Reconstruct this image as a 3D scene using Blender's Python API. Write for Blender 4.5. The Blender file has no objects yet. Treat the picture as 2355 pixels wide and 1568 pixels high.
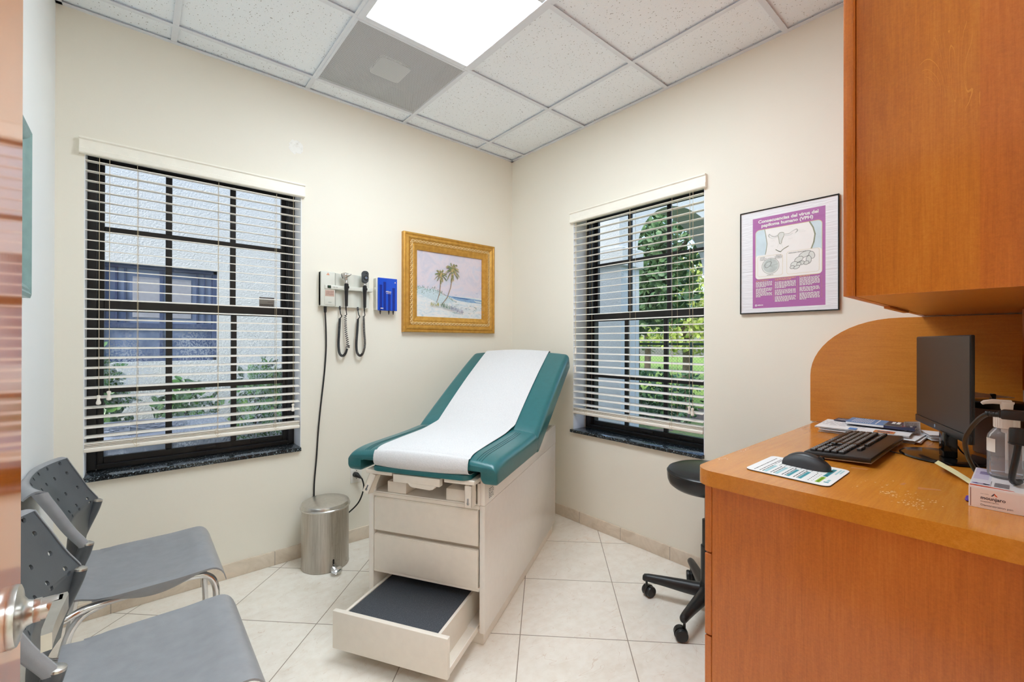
import bpy, bmesh, math, random
from math import sin, cos, pi, radians, sqrt
from mathutils import Vector, Matrix
random.seed(7)
SC = bpy.context.scene
COL = SC.collection
MW = {}

# ---------------------------------------------------------------- mesh builder
class MB:
    def __init__(s): s.v = []; s.f = []; s.m = []
    def add(s, verts, faces, m=0, T=None):
        n = len(s.v)
        s.v += [tuple(T @ Vector(v)) if T is not None else tuple(v) for v in verts]
        s.f += [tuple(i + n for i in f) for f in faces]
        s.m += [m] * len(faces); return s
    def box(s, lo, hi, m=0, T=None):
        (a, b, c), (d, e, f) = lo, hi
        return s.add([(a,b,c),(d,b,c),(d,e,c),(a,e,c),(a,b,f),(d,b,f),(d,e,f),(a,e,f)],
                     [(0,3,2,1),(4,5,6,7),(0,1,5,4),(1,2,6,5),(2,3,7,6),(3,0,4,7)], m, T)
    def rbox(s, lo, hi, r=.004, seg=2, m=0, T=None, axes=None):
        """box with bevelled edges; axes restricts to edges along those axes"""
        bm = bmesh.new()
        bmesh.ops.create_cube(bm, size=1)
        c = [(l + h) / 2 for l, h in zip(lo, hi)]; d = [abs(h - l) for l, h in zip(lo, hi)]
        for v in bm.verts: v.co = Vector([c[i] + v.co[i] * d[i] for i in range(3)])
        ed = list(bm.edges)
        if axes is not None:
            ed = [e for e in ed if any(abs((e.verts[0].co - e.verts[1].co)[a]) > 1e-6 for a in axes)]
        r = min(r, min(d) * .49) if axes is None else r
        bmesh.ops.bevel(bm, geom=ed, offset=r, segments=seg, affect='EDGES', profile=.5)
        bm.verts.index_update()
        vs = [tuple(v.co) for v in bm.verts]; fs = [tuple(v.index for v in f.verts) for f in bm.faces]
        bm.free(); return s.add(vs, fs, m, T)
    def cyl(s, p0, p1, r0, r1=None, n=20, caps=True, m=0, T=None):
        r1 = r0 if r1 is None else r1
        p0 = Vector(p0); p1 = Vector(p1); d = (p1 - p0).normalized()
        x = d.orthogonal().normalized(); y = d.cross(x)
        vs = [p0 + (x * cos(2*pi*i/n) + y * sin(2*pi*i/n)) * r0 for i in range(n)] + \
             [p1 + (x * cos(2*pi*i/n) + y * sin(2*pi*i/n)) * r1 for i in range(n)]
        fs = [(i, (i+1) % n, n + (i+1) % n, n + i) for i in range(n)]
        if caps: fs += [tuple(range(n))[::-1], tuple(range(n, 2*n))]
        return s.add(vs, fs, m, T)
    def tube(s, pts, r, n=8, m=0, T=None, closed=False, caps=True):
        P = [Vector(p) for p in pts]; N = len(P)
        rr = r if isinstance(r, (list, tuple)) else [r] * N
        tang = []
        for i in range(N):
            a = P[(i-1) % N] if (closed or i > 0) else P[i]; b = P[(i+1) % N] if (closed or i < N-1) else P[i]
            tang.append((b - a).normalized())
        x = tang[0].orthogonal().normalized(); vs = []
        for i in range(N):
            t = tang[i]; x = (x - t * x.dot(t))
            x = x.normalized() if x.length > 1e-6 else t.orthogonal().normalized()
            y = t.cross(x)
            vs += [P[i] + (x * cos(2*pi*k/n) + y * sin(2*pi*k/n)) * rr[i] for k in range(n)]
        fs = []
        for i in range(N if closed else N - 1):
            j = (i + 1) % N
            fs += [(i*n + k, i*n + (k+1) % n, j*n + (k+1) % n, j*n + k) for k in range(n)]
        if caps and not closed: fs += [tuple(range(n))[::-1], tuple(range((N-1)*n, N*n))]
        return s.add(vs, fs, m, T)
    def lathe(s, prof, c=(0,0,0), n=32, m=0, T=None, sx=1, sy=1):
        c = Vector(c); vs = []; fs = []
        for r, z in prof:
            vs += [c + Vector((r*sx*cos(2*pi*i/n), r*sy*sin(2*pi*i/n), z)) for i in range(n)]
        for j in range(len(prof) - 1):
            fs += [(j*n+i, j*n+(i+1) % n, (j+1)*n+(i+1) % n, (j+1)*n+i) for i in range(n)]
        fs += [tuple(range(n))[::-1], tuple(range((len(prof)-1)*n, len(prof)*n))]
        return s.add(vs, fs, m, T)
    def prism(s, poly, fn, d0, d1, m=0, T=None):
        """poly of (u,v); fn(u,v,d)->xyz"""
        n = len(poly)
        vs = [fn(u, v, d0) for u, v in poly] + [fn(u, v, d1) for u, v in poly]
        fs = [tuple(range(n))[::-1], tuple(range(n, 2*n))] + [(i, (i+1) % n, n+(i+1) % n, n+i) for i in range(n)]
        return s.add(vs, fs, m, T)
    def shell(s, fn, nu, nv, m=0, T=None, rim=True):
        """fn(i,j) -> (top, bottom) points; closed sheet with thickness"""
        W = nv + 1; vs = []; n1 = (nu+1) * W
        tb = [fn(i / nu, j / nv) for i in range(nu+1) for j in range(nv+1)]
        vs = [t for t, b in tb] + [b for t, b in tb]; fs = []
        for i in range(nu):
            for j in range(nv):
                a, b, c, d = i*W+j, (i+1)*W+j, (i+1)*W+j+1, i*W+j+1
                fs += [(a, b, c, d), (n1+d, n1+c, n1+b, n1+a)]
        if rim:
            for i in range(nu):
                fs.append((i*W, n1+i*W, n1+(i+1)*W, (i+1)*W)); k = nv
                fs.append(((i+1)*W+k, n1+(i+1)*W+k, n1+i*W+k, i*W+k))
            for j in range(nv):
                fs.append((j+1, n1+j+1, n1+j, j)); k = nu*W
                fs.append((k+j, n1+k+j, n1+k+j+1, k+j+1))
        return s.add(vs, fs, m, T)
    def loft(s, rings, m=0, T=None, caps=True):
        n = len(rings[0]); vs = [p for r in rings for p in r]; fs = []
        for j in range(len(rings) - 1):
            fs += [(j*n+i, j*n+(i+1) % n, (j+1)*n+(i+1) % n, (j+1)*n+i) for i in range(n)]
        if caps: fs += [tuple(range(n))[::-1], tuple(range((len(rings)-1)*n, len(rings)*n))]
        return s.add(vs, fs, m, T)
    def poly(s, pts, m=0, T=None): return s.add(pts, [tuple(range(len(pts)))], m, T)
    def build(s, name, mats, parent=None, local=False, sharp=35, kind=None, label=None):
        me = bpy.data.meshes.new(name)
        V = s.v
        if parent is not None and not local:
            Mi = MW[parent.name].inverted(); V = [tuple(Mi @ Vector(v)) for v in V]
        me.from_pydata([tuple(v) for v in V], [], s.f)
        mats = mats if isinstance(mats, (list, tuple)) else [mats]
        for a in mats: me.materials.append(a)
        for p, mi in zip(me.polygons, s.m): p.material_index = mi
        bm = bmesh.new(); bm.from_mesh(me); bmesh.ops.recalc_face_normals(bm, faces=bm.faces); bm.to_mesh(me); bm.free()
        if sharp:
            for p in me.polygons: p.use_smooth = True
            me.set_sharp_from_angle(angle=radians(sharp))
        o = bpy.data.objects.new(name, me); COL.objects.link(o)
        if parent is not None: o.parent = parent; MW[o.name] = MW[parent.name].copy()
        else: MW[o.name] = Matrix.Identity(4)
        if kind: o['kind'] = kind
        if label: o['label'] = label
        return o

def thing(name, label, cat, loc=(0,0,0), rz=0, group=None, kind=None, M=None):
    o = bpy.data.objects.new(name, None); COL.objects.link(o)
    o.empty_display_size = .05
    m = M if M is not None else Matrix.Translation(loc) @ Matrix.Rotation(rz, 4, 'Z')
    o.matrix_world = m; MW[o.name] = m.copy()
    if label: o['label'] = label
    if cat: o['category'] = cat
    if group: o['group'] = group
    if kind: o['kind'] = kind
    return o
def tag(o, label, cat, group=None):
    o['label'] = label; o['category'] = cat
    if group: o['group'] = group
    return o
def copy_tree(o, parent=None):
    c = o.copy(); COL.objects.link(c)
    if parent is not None: c.parent = parent
    MW[c.name] = MW[o.name].copy()
    for ch in [x for x in bpy.data.objects if x.parent == o]: copy_tree(ch, c)
    return c
def text_mesh(txt, size, bold=0.0, align='CENTER', space=1.0):
    """lettering outline as (verts, faces) in the xy plane"""
    cu = bpy.data.curves.new('lettering', 'FONT'); cu.body = txt; cu.size = size
    cu.align_x = align; cu.align_y = 'CENTER'; cu.offset = bold; cu.resolution_u = 3; cu.space_character = space
    ob = bpy.data.objects.new('lettering', cu); COL.objects.link(ob)
    dg = bpy.context.evaluated_depsgraph_get(); me = bpy.data.meshes.new_from_object(ob.evaluated_get(dg))
    vs = [tuple(v.co) for v in me.vertices]; fs = [tuple(p.vertices) for p in me.polygons]
    bpy.data.objects.remove(ob); bpy.data.curves.remove(cu); bpy.data.meshes.remove(me)
    return vs, fs
def add_text(mb, txt, size, fn, m=0, bold=0.0, align='CENTER', fit=None, space=1.0):
    vs, fs = text_mesh(txt, size, bold, align, space)
    if fit:
        w = max(v[0] for v in vs) - min(v[0] for v in vs); k = fit / w
        vs = [(v[0]*k, v[1], 0) for v in vs]
    mb.add([fn(v[0], v[1]) for v in vs], fs, m)

def catmull(pts, n=8):
    P = [Vector(p) for p in pts]; out = []
    for i in range(len(P)-1):
        p0 = P[i-1] if i else P[0]*2 - P[1]; p1 = P[i]; p2 = P[i+1]; p3 = P[i+2] if i+2 < len(P) else P[i+1]*2 - P[i]
        for k in range(n):
            t = k / n
            out.append(.5*((2*p1) + (p2-p0)*t + (2*p0-5*p1+4*p2-p3)*t*t + (3*p1-p0-3*p2+p3)*t**3))
    out.append(P[-1]); return out
def rrect(w, h, r, n=5, cx=0, cy=0):
    o = []
    for (sx, sy, a) in ((1,1,0),(-1,1,90),(-1,-1,180),(1,-1,270)):
        for i in range(n+1):
            t = radians(a + 90*i/n); o.append((cx + sx*(w/2-r) + r*cos(t), cy + sy*(h/2-r) + r*sin(t)))
    return o

# ---------------------------------------------------------------- materials
def srgb(r, g, b):
    f = lambda c: (c/255/12.92) if c/255 <= .04045 else ((c/255+.055)/1.055)**2.4
    return (f(r), f(g), f(b), 1)
class NT:
    def __init__(s, name):
        s.mat = bpy.data.materials.new(name); s.mat.use_nodes = True; s.t = s.mat.node_tree
        s.p = s.t.nodes['Principled BSDF']; s.out = s.t.nodes['Material Output']
    def n(s, ty, **kw):
        nd = s.t.nodes.new(ty)
        for k, v in kw.items(): setattr(nd, k, v)
        return nd
    def l(s, a, b): s.t.links.new(a, b)
    def math(s, op, a, b=None, c=None):
        nd = s.n('ShaderNodeMath', operation=op)
        for i, x in enumerate((a, b, c)):
            if x is None: continue
            if isinstance(x, (int, float)): nd.inputs[i].default_value = x
            else: s.l(x, nd.inputs[i])
        return nd.outputs[0]
    def coord(s, scale=(1,1,1), rot=(0,0,0), loc=(0,0,0)):
        tc = s.n('ShaderNodeTexCoord'); mp = s.n('ShaderNodeMapping')
        mp.inputs['Scale'].default_value = scale; mp.inputs['Rotation'].default_value = rot; mp.inputs['Location'].default_value = loc
        s.l(tc.outputs['Object'], mp.inputs['Vector']); return mp.outputs[0]
    def noise(s, vec, sc, det=4, rough=.5, dist=0):
        nd = s.n('ShaderNodeTexNoise'); nd.inputs['Scale'].default_value = sc; nd.inputs['Detail'].default_value = det
        nd.inputs['Roughness'].default_value = rough; nd.inputs['Distortion'].default_value = dist
        s.l(vec, nd.inputs['Vector']); return nd.outputs['Fac']
    def ramp(s, fac, stops):
        nd = s.n('ShaderNodeValToRGB'); e = nd.color_ramp.elements
        while len(e) < len(stops): e.new(.5)
        for x, (p, c) in zip(e, stops): x.position = p; x.color = c if len(c) == 4 else (*c, 1)
        s.l(fac, nd.inputs[0]); return nd.outputs[0]
    def mix(s, fac, a, b, mode='MIX'):
        nd = s.n('ShaderNodeMix', data_type='RGBA', blend_type=mode)
        for i, x in ((0, fac), (6, a), (7, b)):
            if isinstance(x, (int, float, tuple)): nd.inputs[i].default_value = x
            else: s.l(x, nd.inputs[i])
        return nd.outputs[2]
    def bump(s, h, st=.2, d=.01):
        nd = s.n('ShaderNodeBump'); nd.inputs['Strength'].default_value = st; nd.inputs['Distance'].default_value = d
        s.l(h, nd.inputs['Height']); s.l(nd.outputs[0], s.p.inputs['Normal'])
    def set(s, **kw):
        for k, v in kw.items():
            i = s.p.inputs[k.replace('_', ' ')]
            if isinstance(v, (int, float, tuple)): i.default_value = v
            else: s.l(v, i)
        return s
def plain(name, col, rough=.5, metal=0, var=.06, nscale=30, bump=0, spec=None, bscale=None):
    k = NT(name); c = k.coord(); f = k.noise(c, nscale, 3)
    d = tuple(x * (1-var) for x in col[:3]) + (1,); b = tuple(min(1, x * (1+var)) for x in col[:3]) + (1,)
    k.set(Base_Color=k.ramp(f, [(.3, d), (.7, b)]), Roughness=rough, Metallic=metal)
    if spec is not None: k.set(Specular_IOR_Level=spec)
    if bump: k.bump(k.noise(c, bscale or nscale*6, 2), bump, .002)
    return k.mat
def wood(name, c0, c1, c2, axis, rough=.22, figure=0.0, coat=.3):
    """veneer; axis = grain direction 0,1,2"""
    k = NT(name); sc = [14, 14, 14]; sc[axis] = 1.1
    v = k.coord(tuple(sc)); f1 = k.noise(v, 6, 6, .65, .6)
    sc2 = [70, 70, 70]; sc2[axis] = 2.2
    f2 = k.noise(k.coord(tuple(sc2)), 5, 4, .6)
    big = k.noise(k.coord((1.6, 1.6, 1.1)), 1.6, 3)
    f3 = k.noise(k.coord((1, 1, 1)), 170, 3, .7)
    f = k.math('ADD', k.math('ADD', k.math('MULTIPLY', f1, .28), k.math('MULTIPLY', f3, .22)), k.math('ADD', k.math('MULTIPLY', f2, .2), k.math('MULTIPLY', big, .3)))
    col = k.ramp(f, [(.36, c0), (.5, c1), (.64, c2)])
    if figure:
        sf = [11, 11, 11]; sf[axis] = 3.4
        r = k.noise(k.coord(tuple(sf)), 1.0, 1.5, .4, 1.2)
        ring = k.math('PINGPONG', k.math('MULTIPLY', r, 13), .5)
        line = k.math('LESS_THAN', ring, .028)
        msk = k.math('GREATER_THAN', k.noise(k.coord((2, 2, 2)), 1.3, 1), .52)
        col = k.mix(k.math('MULTIPLY', k.math('MULTIPLY', line, msk), figure), col, (min(1, c2[0]*1.25), c2[1]*1.45, c2[2]*1.6, 1))
    k.set(Base_Color=col, Roughness=rough, Coat_Weight=coat, Coat_Roughness=.12)
    k.bump(f2, .05, .001); return k.mat

def wall_paint(name, col):
    k = NT(name); c = k.coord(); f = k.noise(c, 1.3, 3)
    k.set(Base_Color=k.ramp(f, [(.3, tuple(x*.97 for x in col[:3])+(1,)), (.7, col)]), Roughness=.55, Specular_IOR_Level=.3)
    k.bump(k.math('ADD', k.noise(c, 60, 4), k.math('MULTIPLY', k.noise(c, 220, 2), .4)), .06, .004); return k.mat
M_wall = wall_paint('cream_wall_paint', srgb(240, 235, 222))
M_wall_left = wall_paint('window_lit_wall', srgb(236, 239, 240))  # cooler than the other walls: window light put into the colour
M_reveal = wall_paint('white_reveal_paint', srgb(238, 240, 243))

def floor_mat():
    k = NT('cream_stone_floor_tile'); L = .4476
    v = k.coord((1/L, 1/L, 1), (0, 0, 0), (0, 0, 0))
    tc = k.n('ShaderNodeTexCoord'); rot = k.n('ShaderNodeVectorRotate', rotation_type='Z_AXIS')
    rot.inputs['Center'].default_value = (-1.082, -1.322, 0); rot.inputs['Angle'].default_value = -pi/4
    k.l(tc.outputs['Object'], rot.inputs['Vector'])
    sep = k.n('ShaderNodeSeparateXYZ'); k.l(rot.outputs[0], sep.inputs[0])
    x = k.math('DIVIDE', k.math('ADD', sep.outputs[0], 1.082), L); y = k.math('DIVIDE', k.math('ADD', sep.outputs[1], 1.322), L)
    d = k.math('MINIMUM', k.math('PINGPONG', x, .5), k.math('PINGPONG', y, .5))
    g = k.math('LESS_THAN', d, .0042)
    cmb = k.n('ShaderNodeCombineXYZ'); k.l(k.math('FLOOR', x), cmb.inputs[0]); k.l(k.math('FLOOR', y), cmb.inputs[1])
    wn = k.n('ShaderNodeTexWhiteNoise', noise_dimensions='3D'); k.l(cmb.outputs[0], wn.inputs['Vector'])
    off = k.n('ShaderNodeVectorMath', operation='MULTIPLY_ADD')
    k.l(wn.outputs['Color'], off.inputs[0]); off.inputs[1].default_value = (9, 9, 9); k.l(tc.outputs['Object'], off.inputs[2])
    mp = k.n('ShaderNodeMapping'); mp.inputs['Scale'].default_value = (1, 2.6, 1); mp.inputs['Rotation'].default_value = (0, 0, .9)
    k.l(off.outputs[0], mp.inputs[0])
    n1 = k.noise(mp.outputs[0], 2.6, 6, .62, 1.3); n2 = k.noise(off.outputs[0], 26, 4, .6)
    col = k.ramp(n1, [(.25, srgb(232, 222, 208)), (.42, srgb(242, 235, 224)), (.6, srgb(246, 240, 230)), (.72, srgb(245, 233, 219)), (.85, srgb(234, 214, 194))])
    col = k.mix(.28, col, k.ramp(n2, [(.35, srgb(230, 218, 203)), (.6, srgb(247, 242, 233))]))
    vein = k.math('PINGPONG', k.math('MULTIPLY', k.noise(mp.outputs[0], 1.7, 3, .55, 2.2), 7), .5)
    vm = k.math('MULTIPLY', k.math('LESS_THAN', vein, .012), .35)
    col = k.mix(vm, col, srgb(206, 176, 150))
    col = k.mix(g, col, srgb(150, 138, 124))
    k.set(Base_Color=col, Roughness=k.math('ADD', .24, k.math('MULTIPLY', g, .5)))
    k.bump(k.math('SUBTRACT', k.math('MULTIPLY', n2, .12), g), .25, .002); return k.mat
M_floor = floor_mat()
def base_tile():
    k = NT('stone_baseboard_tile'); c = k.coord()
    col = k.ramp(k.noise(c, 9, 6, .62, 1), [(.3, srgb(206, 190, 170)), (.55, srgb(224, 210, 192)), (.75, srgb(232, 214, 194))])
    sep = k.n('ShaderNodeSeparateXYZ'); tc = k.n('ShaderNodeTexCoord'); k.l(tc.outputs['Object'], sep.inputs[0])
    s_ = k.math('ADD', sep.outputs[0], sep.outputs[1])
    g = k.math('LESS_THAN', k.math('PINGPONG', k.math('DIVIDE', k.math('ADD', s_, .735), .336), .5), .006)
    k.set(Base_Color=k.mix(g, col, srgb(172, 160, 146)), Roughness=.35); return k.mat
M_base = base_tile()
def ceil_mat():
    k = NT('fissured_ceiling_tile'); c = k.coord((1, 1, 1))
    w = k.n('ShaderNodeTexNoise'); w.inputs['Scale'].default_value = 14; k.l(c, w.inputs['Vector'])
    va = k.n('ShaderNodeVectorMath', operation='MULTIPLY_ADD'); k.l(w.outputs['Color'], va.inputs[0]); va.inputs[1].default_value = (.02, .02, 0); k.l(c, va.inputs[2])
    mp = k.n('ShaderNodeMapping'); mp.inputs['Scale'].default_value = (1, .55, 1); mp.inputs['Rotation'].default_value = (0, 0, .5); k.l(va.outputs[0], mp.inputs[0])
    vo = k.n('ShaderNodeTexVoronoi', feature='F1'); vo.inputs['Scale'].default_value = 135; vo.inputs['Randomness'].default_value = 1; k.l(mp.outputs[0], vo.inputs['Vector'])
    sz = k.math('MULTIPLY', k.math('SUBTRACT', k.noise(c, 75, 2), .385), 1.0)
    pit = k.math('LESS_THAN', vo.outputs['Distance'], sz)
    fine = k.noise(c, 420, 2)
    col = k.ramp(fine, [(.3, srgb(238, 245, 252)), (.6, srgb(246, 251, 255))])
    k.set(Base_Color=k.mix(k.math('MULTIPLY', pit, .72), col, srgb(120, 118, 114)), Roughness=.95, Specular_IOR_Level=.1)
    k.bump(k.math('SUBTRACT', k.math('MULTIPLY', fine, .3), pit), .3, .002); return k.mat
M_ceil = ceil_mat()
M_grid = plain('white_painted_metal', srgb(226, 231, 238), .4, var=.01)
M_white = plain('white_plastic', srgb(236, 234, 228), .35, var=.02)
M_black = plain('black_plastic', srgb(26, 26, 28), .38, var=.15, bump=.12, bscale=600)
M_blackgloss = plain('glossy_black_plastic', srgb(12, 12, 13), .12, var=.05)
M_chrome = plain('chrome', (.72, .72, .73, 1), .12, 1, var=.03)
M_steel = plain('satin_nickel', (.62, .60, .57, 1), .28, 1, var=.06, nscale=60)
M_frame = plain('dark_bronze_window_frame', srgb(34, 32, 34), .4, var=.1)
M_slat = plain('cream_blind_slat', srgb(247, 241, 231), .42, var=.02)
M_val = plain('cream_valance', srgb(246, 242, 230), .42, var=.02)
M_cord = plain('tan_blind_cord', srgb(206, 190, 160), .8, var=.05)
C0, C1, C2 = srgb(146, 66, 18), srgb(182, 90, 24), srgb(206, 116, 36)
M_wz = wood('cherry_veneer_upright', srgb(174, 94, 30), srgb(198, 112, 40), srgb(213, 131, 54), 2, .3)
M_wz2 = wood('cherry_veneer_figured', srgb(178, 100, 32), srgb(200, 120, 40), srgb(214, 140, 54), 2, .28, .5)
M_wx = wood('cherry_veneer_desktop', srgb(190, 114, 34), srgb(206, 130, 40), srgb(220, 146, 54), 0, .2, 0, .3)
M_wy = wood('cherry_veneer_level', srgb(190, 112, 34), srgb(206, 130, 42), srgb(218, 146, 56), 1, .3)
M_wedge = wood('cherry_edge_band', srgb(172, 96, 34), srgb(196, 118, 48), srgb(212, 138, 64), 1, .25)
M_door = wood('door_varnished_veneer', srgb(190, 92, 24), srgb(210, 112, 34), srgb(222, 130, 48), 2, .09, 0, .5)
EXPOSURE = 0.0
LAMP = 19.0
SKY = 0.42
SUN = 2.0
HALL_FILL = 16.0  # strength of the added hallway fill light
# ---------------------------------------------------------------- camera
f_px, yaw, pit, rol = 1015.318, .8632, .0022, .0020
F = Vector((cos(yaw)*cos(pit), sin(yaw)*cos(pit), sin(pit)))
r_ = F.cross(Vector((0, 0, 1))).normalized(); u_ = r_.cross(F)
X_ = r_*cos(rol) + u_*sin(rol); Y_ = u_*cos(rol) - r_*sin(rol)
cam = bpy.data.cameras.new('camera'); co = bpy.data.objects.new('camera', cam); COL.objects.link(co)
cam.sensor_fit = 'HORIZONTAL'; cam.sensor_width = 36; cam.lens = f_px/2355*36; cam.clip_start = .03; cam.clip_end = 300
co.matrix_world = Matrix(((X_.x, Y_.x, -F.x, -2.3261), (X_.y, Y_.y, -F.y, -2.7196), (X_.z, Y_.z, -F.z, 1.2383), (0, 0, 0, 1)))
SC.camera = co
vs = SC.view_settings; vs.view_transform = 'Standard'; vs.look = 'None'; vs.gamma = 1; vs.use_curve_mapping = False
vs.exposure = EXPOSURE

# ---------------------------------------------------------------- shell
XL, YF, HC = -2.588, -2.725, 2.695          # left wall, front wall, ceiling
WT = .28                                      # thickness of the outer walls
W1 = (-2.497, -1.597); W2 = (-1.590, -.657); WZ = (.613, 2.134)
MB().box((-4.2, -4.6, -.1), (.0, 0, 0)).build('floor', M_floor, kind='structure')
m = MB()
m.box((XL-.3, 0, -.3), (W1[0], WT, 3.3)).box((W1[1], 0, -.3), (WT, WT, 3.3)).box((W1[0], 0, -.3), (W1[1], WT, WZ[0])).box((W1[0], 0, WZ[1]), (W1[1], WT, 3.3))
wall_back = m.build('wall_back', M_wall, kind='structure')
m = MB()
m.box((0, W2[1], -.3), (WT, 0, 3.3)).box((0, -4.6, -.3), (WT, W2[0], 3.3)).box((0, W2[0], -.3), (WT, W2[1], WZ[0])).box((0, W2[0], WZ[1]), (WT, W2[1], 3.3))
wall_right = m.build('wall_right', M_wall, kind='structure')
MB().box((XL-.14, YF-.12, 0), (XL, 0, 3)).build('wall_left', M_wall_left, kind='structure')
m = MB()                                      # wall with the doorway the camera looks through
m.box((-1.52, YF-.12, 0), (0, YF, 3)).box((XL, YF-.12, 0), (-2.475, YF, 3)).box((-2.475, YF-.12, 2.06), (-1.52, YF, 3))
m.build('wall_front', M_wall, kind='structure')
m = MB(); m.box((-4.2, -4.6, 0), (0, -4.48, 3)).box((-4.32, -4.6, 0), (-4.2, YF-.12, 3)).box((-4.2, YF-.12, 0), (XL-.14, YF-.0, 3))
m.build('wall_hall', M_wall, kind='structure')
MB().box((-4.4, -4.7, 3.02), (.9, .9, 3.3)).build('sky_block_roof', M_grid, kind='structure')  # unseen slab added to block the sky light
# spackle patch above the left window
pm = NT('spackle'); c = pm.coord(); nf = pm.noise(c, 38, 5, .7)
pm.set(Base_Color=pm.ramp(nf, [(.3, srgb(214, 208, 196)), (.45, srgb(240, 238, 232)), (.7, srgb(244, 242, 236))]), Roughness=.9)
rr = random.Random(3)
pts = [(-1.625 + .04*rr.uniform(.75, 1.15)*cos(t*pi/12)*(1 if abs(cos(t*pi/12)) > .5 else 1), -.0008, 2.35 + .042*rr.uniform(.75, 1.15)*sin(t*pi/12)) for t in range(24)]
m = MB(); m.prism([(p[0], p[2]) for p in pts], lambda u, v, d: (u, d, v), -.001, .001)
m.tube([(-1.63, -.0012, 2.362), (-1.626, -.0012, 2.368), (-1.622, -.0012, 2.36), (-1.628, -.0012, 2.354)], .0006, 4)
m.build('spackle_patch', pm.mat, wall_back)
# baseboards
def bb(name, lo, hi): MB().rbox(lo, hi, .003, 2).build(name, M_base, kind='structure')
bb('baseboard_back', (XL, -.011, 0), (0, .001, .078)); bb('baseboard_right', (-.011, -2.1, 0), (.001, -.011, .078)); bb('baseboard_left', (XL-.001, -2.6, 0), (XL+.011, -.011, .078))

# ---------------------------------------------------------------- ceiling grid
T2 = .6096; GA, GB = -.3558, -.1535; BW = .012
xs = [GA - i*T2 for i in range(4)]; ys = [GB - j*T2 for j in range(5)]
cell_v = (xs[2], xs[1], ys[1], ys[0]); cell_l = (xs[2], xs[1], ys[3], ys[1])
m = MB(); zt = HC + .011
X = [XL] + xs[::-1] + [0]; Y = [YF] + ys[::-1] + [0]
for i in range(len(X)-1):
    for j in range(len(Y)-1):
        cx, cy = (X[i]+X[i+1])/2, (Y[j]+Y[j+1])/2
        if xs[2] < cx < xs[1] and ys[3] < cy < ys[0]: continue
        m.rbox((X[i]+.003, Y[j]+.003, zt), (X[i+1]-.003, Y[j+1]-.003, zt+.015), .002, 1)
ceiling = m.build('ceiling', M_ceil, kind='structure')
m = MB()
for x in xs:
    m.box((x-BW, YF, HC), (x+BW, 0, HC+.002)); m.box((x-.0015, YF, HC+.002), (x+.0015, 0, HC+.04))
for y in ys:
    m.box((XL, y-BW, HC-.0006), (0, y+BW, HC+.0016)); m.box((XL, y-.0015, HC+.002), (0, y+.0015, HC+.04))
for lo, hi in (((XL, -.021, HC-.001), (0, 0, HC+.002)), ((-.021, YF, HC-.001), (0, 0, HC+.002)), ((XL, YF, HC-.001), (XL+.021, 0, HC+.002)), ((XL, YF, HC-.001), (0, YF+.021, HC+.002))): m.box(lo, hi)
m.build('trim_1', M_grid, kind='structure')
MB().box((-4.2, -4.6, HC), (0, YF-.12, HC+.02)).build('ceiling_hall', M_grid, kind='structure')
# tile edge shadow gaps come from the raised tiles themselves

# ceiling light: troffer
def emis(name, col, st):
    mt = bpy.data.materials.new(name); mt.use_nodes = True; t = mt.node_tree; t.nodes.clear()
    e = t.nodes.new('ShaderNodeEmission'); e.inputs[0].default_value = col; e.inputs[1].default_value = st
    o = t.nodes.new('ShaderNodeOutputMaterial'); t.links.new(e.outputs[0], o.inputs[0]); return mt
M_emit = emis('lit_diffuser', (.86, .965, 1.04, 1), LAMP)
x0, x1, y0, y1 = cell_l; i0 = .034
tl = thing('ceiling_light', 'lit rectangular ceiling light panel in a white frame beside the perforated vent', 'ceiling light', ((x0+x1)/2, (y0+y1)/2, HC))
m = MB()
for lo, hi in (((x0+.002, y0+.002, HC-.004), (x0+i0, y1-.002, HC+.012)), ((x1-i0, y0+.002, HC-.004), (x1-.002, y1-.002, HC+.012)), ((x0+i0, y0+.002, HC-.004), (x1-i0, y0+i0, HC+.012)), ((x0+i0, y1-i0, HC-.004), (x1-i0, y1-.002, HC+.012))): m.rbox(lo, hi, .002, 1)
m.build('frame', M_grid, tl)
MB().box((x0+i0, y0+i0, HC+.001), (x1-i0, y1-i0, HC+.008)).build('diffuser', M_emit, tl)
MB().box((x0+.01, y0+.01, HC+.012), (x1-.01, y1-.01, HC+.10)).build('housing', M_grid, tl)
# unseen hallway light panel, added as fill for the door-facing surfaces
hl = thing('ceiling_light', 'unseen white-framed fill light panel added in the hallway outside the doorway', 'ceiling light', (-1.9, -3.65, HC))
x0, x1, y0, y1 = -2.51, -1.29, -3.95, -3.34
m = MB()
for lo, hi in (((x0, y0, HC-.006), (x0+i0, y1, HC)), ((x1-i0, y0, HC-.006), (x1, y1, HC)), ((x0+i0, y0, HC-.006), (x1-i0, y0+i0, HC)), ((x0+i0, y1-i0, HC-.006), (x1-i0, y1, HC))): m.rbox(lo, hi, .002, 1)
m.build('frame', M_grid, hl); MB().box((x0+i0, y0+i0, HC-.003), (x1-i0, y1-i0, HC-.0005)).build('diffuser', emis('hall_fill_diffuser', (.86, .965, 1.04, 1), HALL_FILL), hl)
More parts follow.
